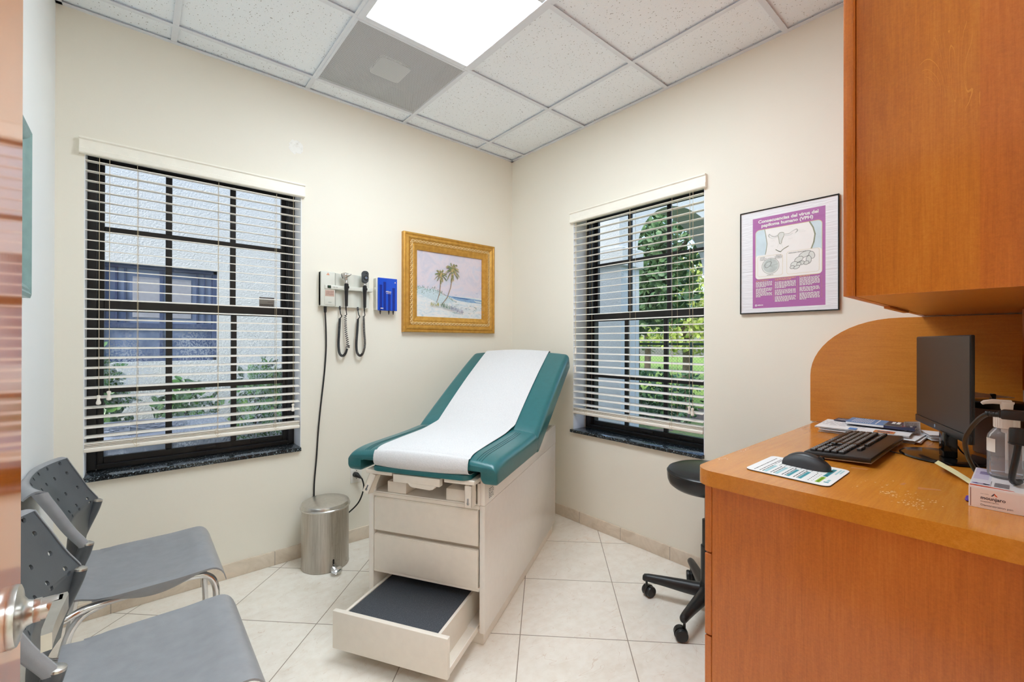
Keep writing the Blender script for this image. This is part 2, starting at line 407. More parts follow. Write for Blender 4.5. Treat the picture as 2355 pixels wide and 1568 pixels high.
# vent
x0, x1, y0, y1 = cell_v
tv = thing('ceiling_vent', 'square grey perforated ceiling vent next to the light panel', 'air vent', ((x0+x1)/2, (y0+y1)/2, HC))
k = NT('perforated_metal'); v = k.coord((1/.0068, 1/.0068, 1)); sp = k.n('ShaderNodeSeparateXYZ'); k.l(v, sp.inputs[0])
row = k.math('MODULO', k.math('ABSOLUTE', k.math('FLOOR', sp.outputs[1])), 2)
xx = k.math('ADD', sp.outputs[0], k.math('MULTIPLY', row, .5))
dx = k.math('SUBTRACT', k.math('FRACT', xx), .5); dy = k.math('SUBTRACT', k.math('FRACT', sp.outputs[1]), .5)
rad = k.math('ADD', k.math('MULTIPLY', dx, dx), k.math('MULTIPLY', dy, dy))
hole = k.math('LESS_THAN', rad, .085)
k.set(Base_Color=srgb(205, 208, 212), Roughness=.5)
tr = k.n('ShaderNodeBsdfTransparent'); mx = k.n('ShaderNodeMixShader'); k.l(hole, mx.inputs[0]); k.l(k.p.outputs[0], mx.inputs[1]); k.l(tr.outputs[0], mx.inputs[2]); k.l(mx.outputs[0], k.out.inputs[0])
m = MB(); g = .016
for lo, hi in (((x0+.002, y0+.002, HC-.003), (x0+g, y1-.002, HC+.01)), ((x1-g, y0+.002, HC-.003), (x1-.002, y1-.002, HC+.01)), ((x0+g, y0+.002, HC-.003), (x1-g, y0+g, HC+.01)), ((x0+g, y1-g, HC-.003), (x1-g, y1-.002, HC+.01))): m.rbox(lo, hi, .002, 1)
m.build('frame', M_grid, tv)
MB().poly([(x0+g, y0+g, HC), (x1-g, y0+g, HC), (x1-g, y1-g, HC), (x0+g, y1-g, HC)]).build('perforated_face', k.mat, tv)
M_duct = plain('grey_duct_metal', srgb(112, 114, 116), .6, .2)
m = MB(); z1 = HC+.12
m.box((x0+.004, y0+.004, z1), (x1-.004, y1-.004, z1+.01))
for lo, hi in (((x0+.004, y0+.004, HC+.01), (x0+.012, y1-.004, z1)), ((x1-.012, y0+.004, HC+.01), (x1-.004, y1-.004, z1)), ((x0+.012, y0+.004, HC+.01), (x1-.012, y0+.012, z1)), ((x0+.012, y1-.012, HC+.01), (x1-.012, y1-.004, z1))): m.box(lo, hi)
m.build('plenum_box', M_duct, tv)
cx, cy = (x0+x1)/2, (y0+y1)/2
MB().rbox((cx-.085, cy-.085, HC+.02), (cx+.085, cy+.085, HC+.035), .02, 3, axes=(2,)).build('deflector_plate', M_white, tv)

# ---------------------------------------------------------------- windows (built in a local frame: x along the wall, y outwards, z up)
def glass(name, wet=0):
    k = NT(name); t = k.t
    tr = k.n('ShaderNodeBsdfTransparent'); tr.inputs[0].default_value = (.93, .965, .99, 1)
    gl = k.n('ShaderNodeBsdfGlossy'); gl.inputs['Roughness'].default_value = .02; gl.inputs[0].default_value = (1, 1, 1, 1)
    fr = k.n('ShaderNodeFresnel'); fr.inputs[0].default_value = 1.45
    mx = k.n('ShaderNodeMixShader'); k.l(k.math('MULTIPLY', fr.outputs[0], .6), mx.inputs[0]); k.l(tr.outputs[0], mx.inputs[1]); k.l(gl.outputs[0], mx.inputs[2])
    last = mx.outputs[0]
    if wet:                                    # condensation: mottled misty film with run-off streaks
        tcn = k.n('ShaderNodeTexCoord'); sx = k.n('ShaderNodeSeparateXYZ'); k.l(tcn.outputs['Object'], sx.inputs[0])
        drop = k.noise(k.coord((1, 1, .75)), 130, 5, .75)
        patch = k.noise(k.coord((1, 1, .6)), 5, 4, .6)
        mask = k.math('MULTIPLY', k.math('GREATER_THAN', drop, .5), k.math('MULTIPLY', k.math('SUBTRACT', patch, .36), 2.6))
        hz = k.math('MULTIPLY', k.math('SUBTRACT', 1.42, sx.outputs[2]), 4)
        mask = k.math('MULTIPLY', k.math('MINIMUM', k.math('MAXIMUM', mask, 0), 1), k.math('MINIMUM', k.math('MAXIMUM', hz, 0), 1))
        df = k.n('ShaderNodeBsdfTranslucent'); df.inputs[0].default_value = (.85, .92, 1, 1)
        m2 = k.n('ShaderNodeMixShader'); k.l(k.math('MULTIPLY', mask, wet), m2.inputs[0]); k.l(last, m2.inputs[1]); k.l(df.outputs[0], m2.inputs[2]); last = m2.outputs[0]
    k.l(last, k.out.inputs[0]); return k.mat
M_glass = glass('clear_window_glass'); M_glass_wet = glass('wet_window_glass', .8)
def granite():
    k = NT('dark_granite'); c = k.coord(); vo = k.n('ShaderNodeTexVoronoi'); vo.inputs['Scale'].default_value = 190; k.l(c, vo.inputs['Vector'])
    n = k.noise(c, 70, 5, .7)
    f = k.math('ADD', k.math('MULTIPLY', vo.outputs['Distance'], .5), k.math('MULTIPLY', n, .6))
    k.set(Base_Color=k.ramp(f, [(.42, srgb(14, 15, 17)), (.58, srgb(28, 30, 32)), (.66, srgb(64, 74, 80)), (.78, srgb(150, 165, 172))]), Roughness=.14); return k.mat
M_granite = granite()

def window(name, M, w, wet):
    root = thing(name, None, None, M=M, kind='structure')
    def B(lo, hi, mb, r=.002): mb.rbox(lo, hi, r, 1)
    # reveal liner
    m = MB(); d0 = .13
    m.box((0, 0, WZ[0]+.02), (.003, d0, WZ[1])).box((w-.003, 0, WZ[0]+.02), (w, d0, WZ[1])).box((0, 0, WZ[1]-.003), (w, d0, WZ[1]))
    m.build('reveal', M_reveal, root, local=True)
    z0, z1 = .632, WZ[1]-.003
    m = MB(); fw = .036
    B((.003, d0, z0), (fw, .235, z1), m); B((w-fw, d0, z0), (w-.003, .235, z1), m); B((fw, d0, z1-.016), (w-fw, .235, z1), m); B((fw, d0, z0), (w-fw, .235, z0+.022), m)
    for xx in (fw+.001, w-fw-.006):                                   # jamb tracks
        B((xx, .150, z0), (xx+.005, .154, z1), m, .0005); B((xx, .19, z0), (xx+.005, .194, z1), m, .0005)
    m.build('window_frame', M_frame, root, local=True)
    c = w*.5 + .0; ms = .143; zr = 1.41
    def sash(nm, y, za, zb, cols, rows, mat, top, bot):
        mb = MB(); a, b = fw+.002, w-fw-.002; sw = .022
        B((a, y, za), (a+sw, y+.026, zb), mb); B((b-sw, y, za), (b, y+.026, zb), mb); B((a+sw, y, zb-top), (b-sw, y+.026, zb), mb); B((a+sw, y, za), (b-sw, y+.026, za+bot), mb)
        for x in cols: B((x-.0135, y+.003, za+bot), (x+.0135, y+.022, zb-top), mb)
        for z in rows: B((a+sw, y+.002, z-.0125), (b-sw, y+.023, z+.0125), mb)
        o = mb.build(nm, M_frame, root, local=True)
        MB().poly([(a+sw, y+.013, za+bot), (b-sw, y+.013, za+bot), (b-sw, y+.013, zb-top), (a+sw, y+.013, zb-top)]).build('pane', mat, o, local=True)
        return o
    sash('upper_sash', .195, 1.385, z1-.012, (c-ms, c+ms), (1.783,), M_glass, .020, .05)
    lo = sash('lower_sash', .158, z0+.016, 1.437, (c-ms, c+ms), (1.003,), M_glass_wet if wet else M_glass, .054, .036)
    m = MB()                                                          # lift handles on the bottom rail
    for xx in (w*.52, w*.80): m.rbox((xx-.045, .150, z0+.030), (xx+.045, .160, z0+.042), .002, 1)
    m.build('sash_lift', M_frame, lo, local=True)
    m = MB(); m.rbox((-.012 if not wet else .002, -.022, WZ[0]), (w-.002, d0+.0, WZ[0]+.020), .003, 2)
    m.build('window_sill', M_granite, root, local=True)
    return root
MA = Matrix.Translation((W1[0], 0, 0)); MBm = Matrix.Translation((0, W2[1], 0)) @ Matrix.Rotation(-pi/2, 4, 'Z')
win1 = window('window_1', MA, W1[1]-W1[0], True); win2 = window('window_2', MBm, W2[1]-W2[0], False)
# glazing sticker on the left window
def sticker():
    k = plain('grey_sticker', srgb(176, 172, 168), .7); kd = plain('sticker_ink', srgb(58, 56, 58), .7)
    z0 = 1.437; m = MB(); xa, xb = .725, .805
    m.rbox((xa, .2045, z0+.002), (xb, .2055, z0+.062), .0004, 1)
    m.rbox((xa+.002, .2035, z0+.050), (xb-.003, .2044, z0+.058), .0002, 1, m=1)
    m.lathe([(.0001, 0), (1, .0001), (1, .0012), (.0001, .0013)], (xb-.022, .2032, z0+.034), 20, m=1, T=None, sx=.014, sy=.0006)
    for j, zz in enumerate((.018, .009)):
        x = xa + .006
        while x < xb - .008:
            ww = random.uniform(.002, .006); m.box((x, .2036, z0+zz-.0022), (x+ww, .2044, z0+zz+.0022), 1); x += ww + .0016
    m.build('glazing_sticker', [k, kd], win1, local=True)
sticker()

# ---------------------------------------------------------------- blinds
def blind(M, w, label, cords, tassels, lift):
    root = thing('window_blind', label, 'blind', M=M, group='slatted blinds')
    # valance: two-step profile swept along the width, with return ends
    prof = [(-.001, 2.066), (-.020, 2.066), (-.024, 2.070), (-.024, 2.088), (-.019, 2.092), (-.019, 2.126), (-.026, 2.131), (-.026, 2.138), (-.001, 2.138)]
    m = MB(); x0, x1 = -.016, w+.014
    m.prism(prof, lambda u, v, d: (d, u, v), x0, x1); m.build('valance', M_val, root, local=True)
    MB().rbox((.004, .003, 2.078), (w-.004, .05, 2.118), .002, 1).build('head_rail', M_val, root, local=True)
    m = MB(); yc = .021; tl = radians(7)
    for i in range(30):
        z = 2.09 - .0442*i + random.uniform(-.0008, .0008); if_ = z < .80
        if z < .792: break
        tt = tl + random.uniform(-.02, .02); sag = random.uniform(-.001, .001)
        def fn(a, b, z=z, tt=tt, sag=sag):
            q = (b - .5) * .05; x = .003 + a * (w - .010)
            h = .0022 * (1 - (2*b-1)**2) + q*sin(tt) + sag*sin(pi*a)
            return ((x, yc + q*cos(tt), z + h + .0013), (x, yc + q*cos(tt), z + h - .0013))
        m.shell(fn, 6, 5)
    for i, z in enumerate((.7800, .7735, .7670)):                       # slats stacked on the rail
        def fn(a, b, z=z, i=i):
            q = (b - .5) * .05; x = .003 + a*(w - .010)
            h = .0022*(1-(2*b-1)**2); return ((x, yc + q + .001*i, z+h+.0013), (x, yc+q+.001*i, z+h-.0013))
        m.shell(fn, 6, 5)
    m.build('slats', M_slat, root, local=True)
    MB().rbox((.001, yc-.027, .742), (w-.006, yc+.027, .763), .006, 3).build('bottom_rail', M_slat, root, local=True)
    for fx in cords:
        m = MB()
        for yy, dx in ((yc-.0265, 0), (yc+.0265, .004)): m.tube([(fx*w+dx, yy, 2.06), (fx*w+dx+.001, yy, 1.4), (fx*w+dx, yy, .745)], .0009, 5)
        zz = 2.09
        while zz > .79: m.tube([(fx*w, yc-.026, zz-.004), (fx*w+.004, yc+.026, zz-.001)], .0005, 4); zz -= .0442
        m.tube(catmull([(fx*w, yc-.027, .80), (fx*w-.012, yc-.031, .775), (fx*w-.004, yc-.032, .752), (fx*w+.012, yc-.029, .758)], 5), .0008, 5)
        m.build('ladder_cord', M_cord, root, local=True)
    for tx, tz in tassels:
        m = MB(); y = -.012
        m.tube([(tx*w, y+.004, 2.062), (tx*w+.001, y, tz+.02)], .0010, 5)
        o = m.build('pull_cord', M_cord, root, local=True)
        MB().lathe([(.003, .028), (.0075, .026), (.0078, .020), (.0048, .012), (.0062, .004), (.0088, -.004), (.0085, -.012), (.003, -.015)], (tx*w, y, tz), 14).build('tassel', M_slat, o, local=True)
    return root
blind(MA, W1[1]-W1[0], 'cream slatted blind lowered over the wide left window', (.20, .555, .855), ((.055, .968), (.093, .985), (.950, .858)), 0)
blind(MBm, W2[1]-W2[0], 'cream slatted blind lowered over the window beside the poster', (.13, .50, .80), ((.035, 1.17), (.03, 1.04), (.915, .86), (.935, .852)), 0)
# ---------------------------------------------------------------- examination table (local frame: x towards the head end, y to the left, z up)
M_beige = plain('beige_enamel', srgb(236, 228, 216), .38, var=.02)
M_beige_side = plain('beige_enamel_panel', srgb(240, 235, 228), .16, var=.015)
M_teal = plain('teal_vinyl', srgb(38, 105, 110), .30, var=.05, bump=.10, bscale=420)
M_dark = plain('dark_gap', srgb(22, 20, 18), .8)
def mat_rubber():
    k = NT('black_rubber_mat'); c = k.coord(); n = k.noise(c, 420, 3, .7)
    k.set(Base_Color=k.ramp(n, [(.35, srgb(46, 49, 54)), (.6, srgb(72, 77, 86)), (.72, srgb(150, 154, 160))]), Roughness=.75); k.bump(n, .3, .002); return k.mat
M_mat = mat_rubber()
ET = Matrix.Translation((-1.249, -1.294, 0)) @ Matrix.Rotation(.526, 4, 'Z')
et = thing('exam_table', 'beige drawer-based examination table with teal vinyl upholstery and raised backrest', 'exam table', M=ET)
EW, EL = .56, 1.196
def L(mb, nm, mt, par=et, **k): return mb.build(nm, mt, par, local=True, **k)
m = MB()
m.rbox((0, 0, .057), (EL, .024, .573), .003, 2).rbox((0, EW-.026, .057), (EL, EW, .573), .003, 2)      # side panels
m.box((EL-.02, .024, .057), (EL-.004, EW-.026, .573)).box((.012, .024, .057), (EL-.02, EW-.026, .066)).box((.004, .024, .560), (EL-.02, EW-.026, .573))
m.box((.03, .024, .236), (EL-.02, EW-.026, .241))
L(m, 'cabinet', M_beige_side)
m = MB(); m.rbox((.0, .0245, .556), (.018, EW-.0265, .573), .002, 1).rbox((.024, .0245, .380), (.040, EW-.0265, .412), .003, 1).rbox((.0, .0245, .222), (.022, EW-.0265, .237), .003, 1); L(m, 'front_rails', M_beige)
m = MB(); m.rbox((.02, .012, 0), (EL-.03, EW-.012, .057), .002, 1); L(m, 'toe_base', M_beige)
for z0, z1 in ((.408, .556), (.235, .392)):
    m = MB(); m.rbox((-.003, .030, z0), (.016, EW-.030, z1-.004), .003, 2); m.box((.016, .05, z0+.005), (.5, EW-.05, z0+.02)); m.rbox((-.001, .031, z1-.006), (.014, EW-.031, z1-.001), .002, 1)
    L(m, 'drawer', M_beige)
# pulled-out step
sx = -.262
m = MB(); m.rbox((sx, .030, .053), (sx+.020, .528, .198), .003, 2); st = L(m, 'step_drawer', M_beige)
m = MB()
m.rbox((sx+.018, .082, .058), (.42, .094, .176), .001, 1).rbox((sx+.018, .494, .058), (.42, .506, .176), .001, 1)
m.box((sx+.018, .094, .148), (.42, .494, .160)); m.rbox((sx+.016, .036, .054), (.40, .083, .060), .001, 1).rbox((sx+.016, .034, .054), (.40, .040, .078), .001, 1)
L(m, 'step_box', M_beige, st)
MB().rbox((sx+.021, .095, .160), (.40, .493, .174), .003, 2).build('step_mat', M_mat, st, local=True, label='black speckled non-slip step mat')
# upper body: side rims rising to the head end, front shelf
m = MB()
m.rbox((0, 0, .574), (EL+.006, .020, .690), .003, 2).rbox((0, EW-.020, .574), (EL+.006, EW, .678), .003, 2).box((EL-.012, .02, .574), (EL+.004, EW-.02, .690))
m.box((.001, .02, .574), (EL-.012, EW-.02, .578)); m.box((.36, .02, .578), (.372, EW-.02, .672)); m.box((.02, .02, .672), (EL*.72, EW-.02, .678))
m.rbox((0, .020, .574), (.014, .034, .664), .002, 1).rbox((0, EW-.034, .574), (.014, EW-.02, .664), .002, 1)
L(m, 'upper_frame', M_beige_side)
m = MB(); m.rbox((.004, .370, .578), (.30, .466, .628), .004, 2).rbox((.004, .045, .578), (.30, .178, .628), .004, 2).rbox((.31, .18, .579), (.352, .37, .668), .003, 2); L(m, 'tray_boxes', M_beige)
m = MB()                                                             # pull-out board and its centre catch
m.rbox((-.058, .020, .672), (.10, .155, .690), .003, 2).rbox((-.058, .400, .672), (.10, .533, .690), .003, 2)
m.rbox((-.030, .155, .674), (.10, .400, .688), .002, 1)
L(m, 'foot_board', M_beige)
m = MB(); m.rbox((-.066, .170, .652), (-.038, .390, .685), .003, 2); m.rbox((-.040, .205, .683), (.02, .36, .694), .004, 2)
m.prism([(.186, .655), (.316, .655), (.308, .645), (.298, .640), (.215, .636), (.2, .640)], lambda u, v, d: (d, u, v), -.068, -.044); L(m, 'catch_handle', M_beige)
def rp(w, h, r): return rrect(w, h, r, 6)
m = MB(); m.loft([[(.008+a*(1-e), .27+b*(1-e*.6), z) for a, b in rrect(.155, .46, .035, 6)] for z, e in ((.690, .02), (.692, 0), (.703, 0), (.709, .03), (.711, .1))]); L(m, 'foot_pad', M_teal, label='thin teal pad on the pull-out board')
for y0, y1, tilt in ((.036, .062, 0), (.486, .512, .36)):            # folded leg-rest arms
    m = MB(); R_ = Matrix.Translation((-.035, (y0+y1)/2, .668)) @ Matrix.Rotation(tilt, 4, 'X') @ Matrix.Rotation(.15 if tilt else 0, 4, 'Y')
    h = (y1-y0)/2+.003
    m.rbox((-.02, -h, -.086), (-.016, h, 0), .001, 1, T=R_).rbox((-.02, -h, -.086), (.02, -h+.004, .0), .001, 1, T=R_).rbox((-.02, h-.004, -.086), (.02, h, 0), .001, 1, T=R_)
    o = L(m, 'leg_rest_arm', M_beige)
    m = MB(); m.cyl((-.021, 0, -.07), (-.016, 0, -.07), .006, T=R_).rbox((-.0225, -.004, -.076), (-.019, .004, -.050), .001, 1, T=R_); L(m, 'latch', M_chrome, o)
m = MB(); m.box((.035, -.0012, .588), (.098, .001, .636)); a = L(m, 'rating_plate', M_white)
m = MB()
for j in range(6):
    for q in range(3): m.box((.040+q*.018, -.0016, .594+j*.007), (.040+q*.018+random.uniform(.008, .016), -.0012, .597+j*.007))
L(m, 'print', plain('label_ink', srgb(120, 116, 112), .7), a)
# cushion cross-section in (y, h): crown, rounded shoulders, side bolsters hanging lower
CY0, CY1 = -.072, .632
def csec(top, bot, drop, crown=.014, rs=.026, n=7):
    mid = (CY0+CY1)/2; hw = (CY1-CY0)/2; P = []
    for i in range(n+1):                                             # right shoulder
        t = pi*(1-.5*i/n); P.append((CY0+rs+rs*cos(t), top-rs+rs*sin(t)))
    for i in range(1, 14):
        y = CY0+rs + (2*hw-2*rs)*i/14; P.append((y, top+crown*(1-((y-mid)/hw)**2)-crown*(1-((hw-rs)/hw)**2)))
    for i in range(n+1):
        t = pi/2*(1-i/n); P.append((CY1-rs+rs*cos(t), top-rs+rs*sin(t)))
    rb = .012; bb_ = bot-drop; iy = .066
    for (cx, s0) in ((CY1-rb, 0), (CY1-iy+rb, -90)):
        for i in range(4):
            t = radians(s0-90*i/3); P.append((cx+rb*cos(t), bb_+rb+rb*sin(t)))
    P += [(CY1-iy, bot-.004), (CY1-iy-.008, bot), (CY0+iy+.008, bot), (CY0+iy, bot-.004)]
    for (cx, s0) in ((CY0+iy-rb, 0), (CY0+rb, -90)):
        for i in range(4):
            t = radians(s0-90*i/3); P.append((cx+rb*cos(t), bb_+rb+rb*sin(t)))
    return P
def place(P, s, z0, ang, hmid=None, k=1, ds=0, ky=1):
    o = []
    for y, h in P:
        if k != 1: h = hmid + (h-hmid)*k
        yy = .28 + (y-.28)*ky
        o.append((s - h*sin(ang) + ds*cos(ang), yy, z0 + h*cos(ang) + ds*sin(ang)))
    return o
# seat: h measured from z = .69; the top rolls down towards the foot end
def seat_top(x):
    if x < .075: return .052 + .028*sqrt(max(0, 1-((.075-x)/.128)**2))
    return .080 if x < .36 else .080 + .006*(x-.36)/.14
def seat_ring(s, k=1, ky=1, tp=0): return place(csec(seat_top(s)+tp, .034, .049, .026, .032), s, .69, 0, .046, k, 0, ky)
rings = []
for i in range(7):
    t = pi/2*i/6; s_ = -.052 + .022*(1-cos(t)); rings.append(seat_ring(s_, .60+.40*sin(t), 1-.008*(1-sin(t))))
for s_ in (-.020, -.010, 0, .02, .045, .075, .12, .2, .3, .4, .46, .50): rings.append(seat_ring(s_))
for i in range(1, 5): rings.append(seat_ring(.50+.02*sin(pi/2*i/4), 1-.25*(1-cos(pi/2*i/4))))
m = MB(); m.loft(rings); seat = L(m, 'seat_cushion', M_teal, sharp=50)
def seams(fn, par):                                                  # stitched pleat lines beside the paper
    mt = plain('teal_thread', srgb(28, 84, 86), .5)
    for yb in (.012, .545):
        m = MB()
        for q in range(3): m.tube(fn(yb + q*.011 - .011), .0011, 5)
        L(m, 'seam', mt, par)
def top_h(y, crown=.026, rs=.032):
    mid = .28; hw = .352; return crown*(1-((y-mid)/hw)**2)-crown*(1-((hw-rs)/hw)**2)
# backrest
BA = radians(27.2); BS, BZ = .535, .690
def back_ring(d, k=1, ky=1, tp=0, dr=.024): return place(csec(.077+tp, .0, dr, .026, .032), BS, BZ, BA, .034, k, d, ky)
Lb = .905
rings = [back_ring(-.012, .72, 1), back_ring(-.006, .9, 1), back_ring(.006, 1)]
for i in range(1, 12):
    d = .006 + (Lb-.05-.006)*i/11; rings.append(back_ring(d, 1, 1, .010*sin(pi*i/11)**.6))
for i in range(1, 9):
    t = pi/2*i/8; rings.append(back_ring(Lb-.05+.05*sin(t), max(.06, cos(t)**.7), 1-.10*(1-cos(t))))
m = MB(); m.loft(rings); back = L(m, 'backrest', M_teal, sharp=50)
seams(lambda y: [(s, y, .69+seat_top(s)+top_h(y)+.0004) for s in (-.03, -.018, 0, .02, .045, .075, .15, .22, .3, .38, .46)], seat)
for yy in (.02, .54): m = MB(); m.tube([(.80, yy, .60), (1.02, yy, .86)], .008, 8); L(m, 'backrest_strut', M_black)
# paper sheet: follows the seat front roll, seat, crease and backrest
paper_mat = NT('exam_paper'); pc = paper_mat.coord(); pn = paper_mat.noise(pc, 260, 3, .6)
paper_mat.set(Base_Color=paper_mat.ramp(pn, [(.3, srgb(206, 206, 208)), (.6, srgb(220, 220, 221))]), Roughness=.9, Specular_IOR_Level=.1); paper_mat.bump(pn, .35, .002)
path = []                                                            # (s, z, normal angle, crown weight) along the centre line
for x, z, t in ((.012, .7225, -92), (-.018, .7220, -94), (-.038, .7225, -105), (-.051, .7260, -140), (-.0555, .731, 182), (-.0552, .742, 176), (-.0520, .754, 150), (-.045, .7645, 128)): path.append((x, z, radians(t if t > 0 else t+360), .9))
for x in (-.032, -.022, -.012, .004, .022, .045, .08, .12, .2, .3, .38):
    g = (seat_top(x+.002)-seat_top(x-.002))/.004 if x > -.05 else 8; path.append((x, .690+seat_top(x), pi/2+math.atan(g), 1))
for s, z in ((.43, .7755), (.49, .783)): path.append((s, z, pi/2+.12, 1))
for d in (.06, .12, .2, .3, .4, .5, .6, .7, .8, .86): h = .078+.010*sin(pi*min(1, d/.86))**.6; path.append((BS+d*cos(BA)-h*sin(BA), BZ+d*sin(BA)+h*cos(BA), pi/2+BA, 1))
for i in range(1, 7):
    t = pi/2*i/6; d = .865+.058*sin(t); h = .034+.044*cos(t); path.append((BS+d*cos(BA)-h*sin(BA), BZ+d*sin(BA)+h*cos(BA), pi/2+BA-t, cos(t)))
for d in (.86, .7): path.append((BS+d*cos(BA)+.018*sin(BA), BZ+d*sin(BA)-.018*cos(BA), BA-pi/2, 0))
def paper(i, j):
    n = len(path)-1; a = i*n; q = min(int(a), n-1); fr = a-q
    s, z, ang, cw = [path[q][e]*(1-fr)+path[q+1][e]*fr for e in range(4)]
    ya = .042 + .03*i; yb = .478 + .062*i; y = ya+(yb-ya)*j
    off = (top_h(y)+.0042)*cw + .0018*sin(j*9+i*4)*.4 + (.0015*sin(i*30) if cw else 0)
    if i < .02: z -= .006+.005*sin(j*21)+.004*sin(j*47); s += .004*sin(j*33)
    P0 = (s+cos(ang)*off, y, z+sin(ang)*off); P1 = (P0[0]-cos(ang)*.0012, y, P0[2]-sin(ang)*.0012)
    return P0, P1
m = MB(); m.shell(paper, 90, 36)
def torn(i, j):                                                      # its torn end curls out under the seat
    y = .055+.43*j; x = .02 - .075*i*(.8+.3*sin(j*7)+.2*sin(j*19)); z = .7185 + .003*sin(j*11)*i + .005*i*sin(j*17+1) - .004*i
    return (x, y, z), (x, y, z-.0008)
m.shell(torn, 5, 40)
sheet = MB(); sheet.v = [tuple(ET @ Vector(v)) for v in m.v]; sheet.f = m.f; sheet.m = m.m
ep = sheet.build('exam_paper', paper_mat.mat, sharp=60); tag(ep, 'white crinkled paper sheet running down the middle of the teal exam table', 'exam paper')
# ---------------------------------------------------------------- pedal bin
def metal_dirty():
    k = NT('brushed_stained_steel'); c = k.coord((1, 1, .05)); n = k.noise(c, 160, 3, .6); st = k.noise(k.coord((1, 1, .5)), 26, 5, .7)
    tcn = k.n('ShaderNodeTexCoord'); sp = k.n('ShaderNodeSeparateXYZ'); k.l(tcn.outputs['Object'], sp.inputs[0])
    low = k.math('MAXIMUM', k.math('MULTIPLY', k.math('SUBTRACT', .26, sp.outputs[2]), 1.2), .1)
    spot = k.math('MULTIPLY', k.math('GREATER_THAN', st, .60), low)
    k.set(Base_Color=k.mix(spot, k.ramp(n, [(.3, (.44, .41, .37, 1)), (.7, (.58, .55, .51, 1))]), srgb(120, 92, 60)), Metallic=1, Roughness=.34); return k.mat
M_bin = metal_dirty()
bn = thing('pedal_bin', 'stained brushed steel pedal bin on the floor beside the exam table', 'waste bin', (-1.512, -.168, 0))
MB().lathe([(.121, 0), (.124, .003), (.124, .012), (.1225, .016), (.1225, .325), (.124, .33)], n=48).build('body', M_bin, bn, local=True)
MB().lathe([(.1285, .322), (.1300, .325), (.1300, .329), (.1265, .333), (.1260, .341), (.121, .349), (.108, .3545), (.05, .3575), (.001, .358)], n=48).build('lid', M_steel, bn, local=True)
m = MB(); a = Vector((.004, -.122, .042)); Tp = Matrix.Translation((.006, -.160, .026)) @ Matrix.Rotation(.45, 4, 'X')
m.tube([a, a+Vector((.001, -.016, -.006)), a+Vector((.002, -.034, -.016))], .004, 8); m.lathe([(.001, .007), (.022, .006), (.029, .001), (.028, -.003), (.016, -.009), (.001, -.010)], n=28, T=Tp)
p = m.build('pedal', M_chrome, bn, local=True)
m = MB(); m.rbox((-.001, -.1265, .034), (.007, -.116, .068), .002, 1); m.build('slot', M_dark, p, local=True)
MB().cyl((0, 0, .3575), (0, 0, .3595), .0045, .004, 14).build('lid_rivet', M_chrome, bn, local=True)
# ---------------------------------------------------------------- things on the left-window wall (y = 0)
M_station = plain('pale_grey_plastic', srgb(216, 216, 206), .4, var=.02)
M_or = plain('orange_print', srgb(226, 120, 50), .6); M_ink = plain('grey_print', srgb(120, 122, 122), .7); M_lab = plain('pinkish_label', srgb(196, 166, 152), .7, var=.12, nscale=300)
M_green = plain('green_switch', srgb(20, 74, 50), .3)
ws = thing('diagnostic_station', 'pale grey wall-mounted diagnostic station with green power switch, left of the blue dispenser', 'medical device', (-1.36, 0, 1.445))
def wv(u, v, d): return (u, d, v)
# wavy front outline seen from above, extruded upwards
x0, x1 = -1.502, -1.206
out = [(x0, -.001), (x0, -.034), (x0+.006, -.040), (-1.43, -.040), (-1.419, -.036)]
for i in range(25):
    q = i/24; x = -1.419 + (x1+1.419)*q
    out.append((x, -.020 - .008*cos(q*pi*4) * (1 if q > .03 else 0)))
out += [(x1, -.001)]
m = MB(); m.prism(out, lambda u, v, d: (u, v, d), 1.447, 1.648); m.rbox((x0+.0, -.0412, 1.4465), (-1.419, -.001, 1.652), .006, 3); m.build('housing', M_station, ws)
m = MB(); m.rbox((-1.480, -.049, 1.548), (-1.190, -.020, 1.572), .003, 2)
for cx in (-1.357, -1.246): m.rbox((cx-.022, -.052, 1.546), (cx+.022, -.03, 1.574), .004, 2)
m.build('handle_rest', M_station, ws)
m = MB(); m.rbox((-1.481, -.044, 1.455), (-1.421, -.036, 1.546), .003, 2); d = m.build('battery_door', M_station, ws)
MB().box((-1.478, -.0446, 1.505), (-1.426, -.0440, 1.542)).build('notice', M_lab, d)
m = MB()
for j in range(5):
    x = -1.473 if j else -1.466
    while x < -1.433: q = random.uniform(.003, .009); m.box((x, -.0450, 1.534-j*.0055), (min(x+q, -1.431), -.0446, 1.5358-j*.0055)); x += q+.002
m.build('print', plain('brown_print', srgb(130, 96, 84), .7), d)
m = MB(); add_text(m, 'HEINE', .0065, lambda u, v: (-1.4515+u, -.0449, 1.470+v), bold=.0001); m.build('lettering', M_ink, d)
m = MB(); m.rbox((-1.4665, -.0515, 1.5525), (-1.446, -.046, 1.5695), .002, 1); sw = m.build('switch_bezel', M_black, ws)
MB().rbox((-1.4625, -.0535, 1.556), (-1.450, -.050, 1.566), .001, 1).build('power_switch', M_green, sw)
m = MB(); m.poly([(-1.470, -.0416, 1.630), (-1.452, -.0416, 1.630), (-1.461, -.0416, 1.6445)]); m.build('triangle_mark', M_or, ws)
m = MB(); m.poly([(-1.4655, -.0420, 1.632), (-1.4635, -.0420, 1.632), (-1.461, -.0420, 1.6362), (-1.4585, -.0420, 1.632), (-1.4565, -.0420, 1.632), (-1.461, -.0420, 1.6397)]); m.build('triangle_emblem', M_white, ws)
m = MB(); add_text(m, 'EN 100', .008, lambda u, v: (-1.420+u, -.0494, 1.560+v), bold=.0001); m.build('lettering', M_ink, ws)
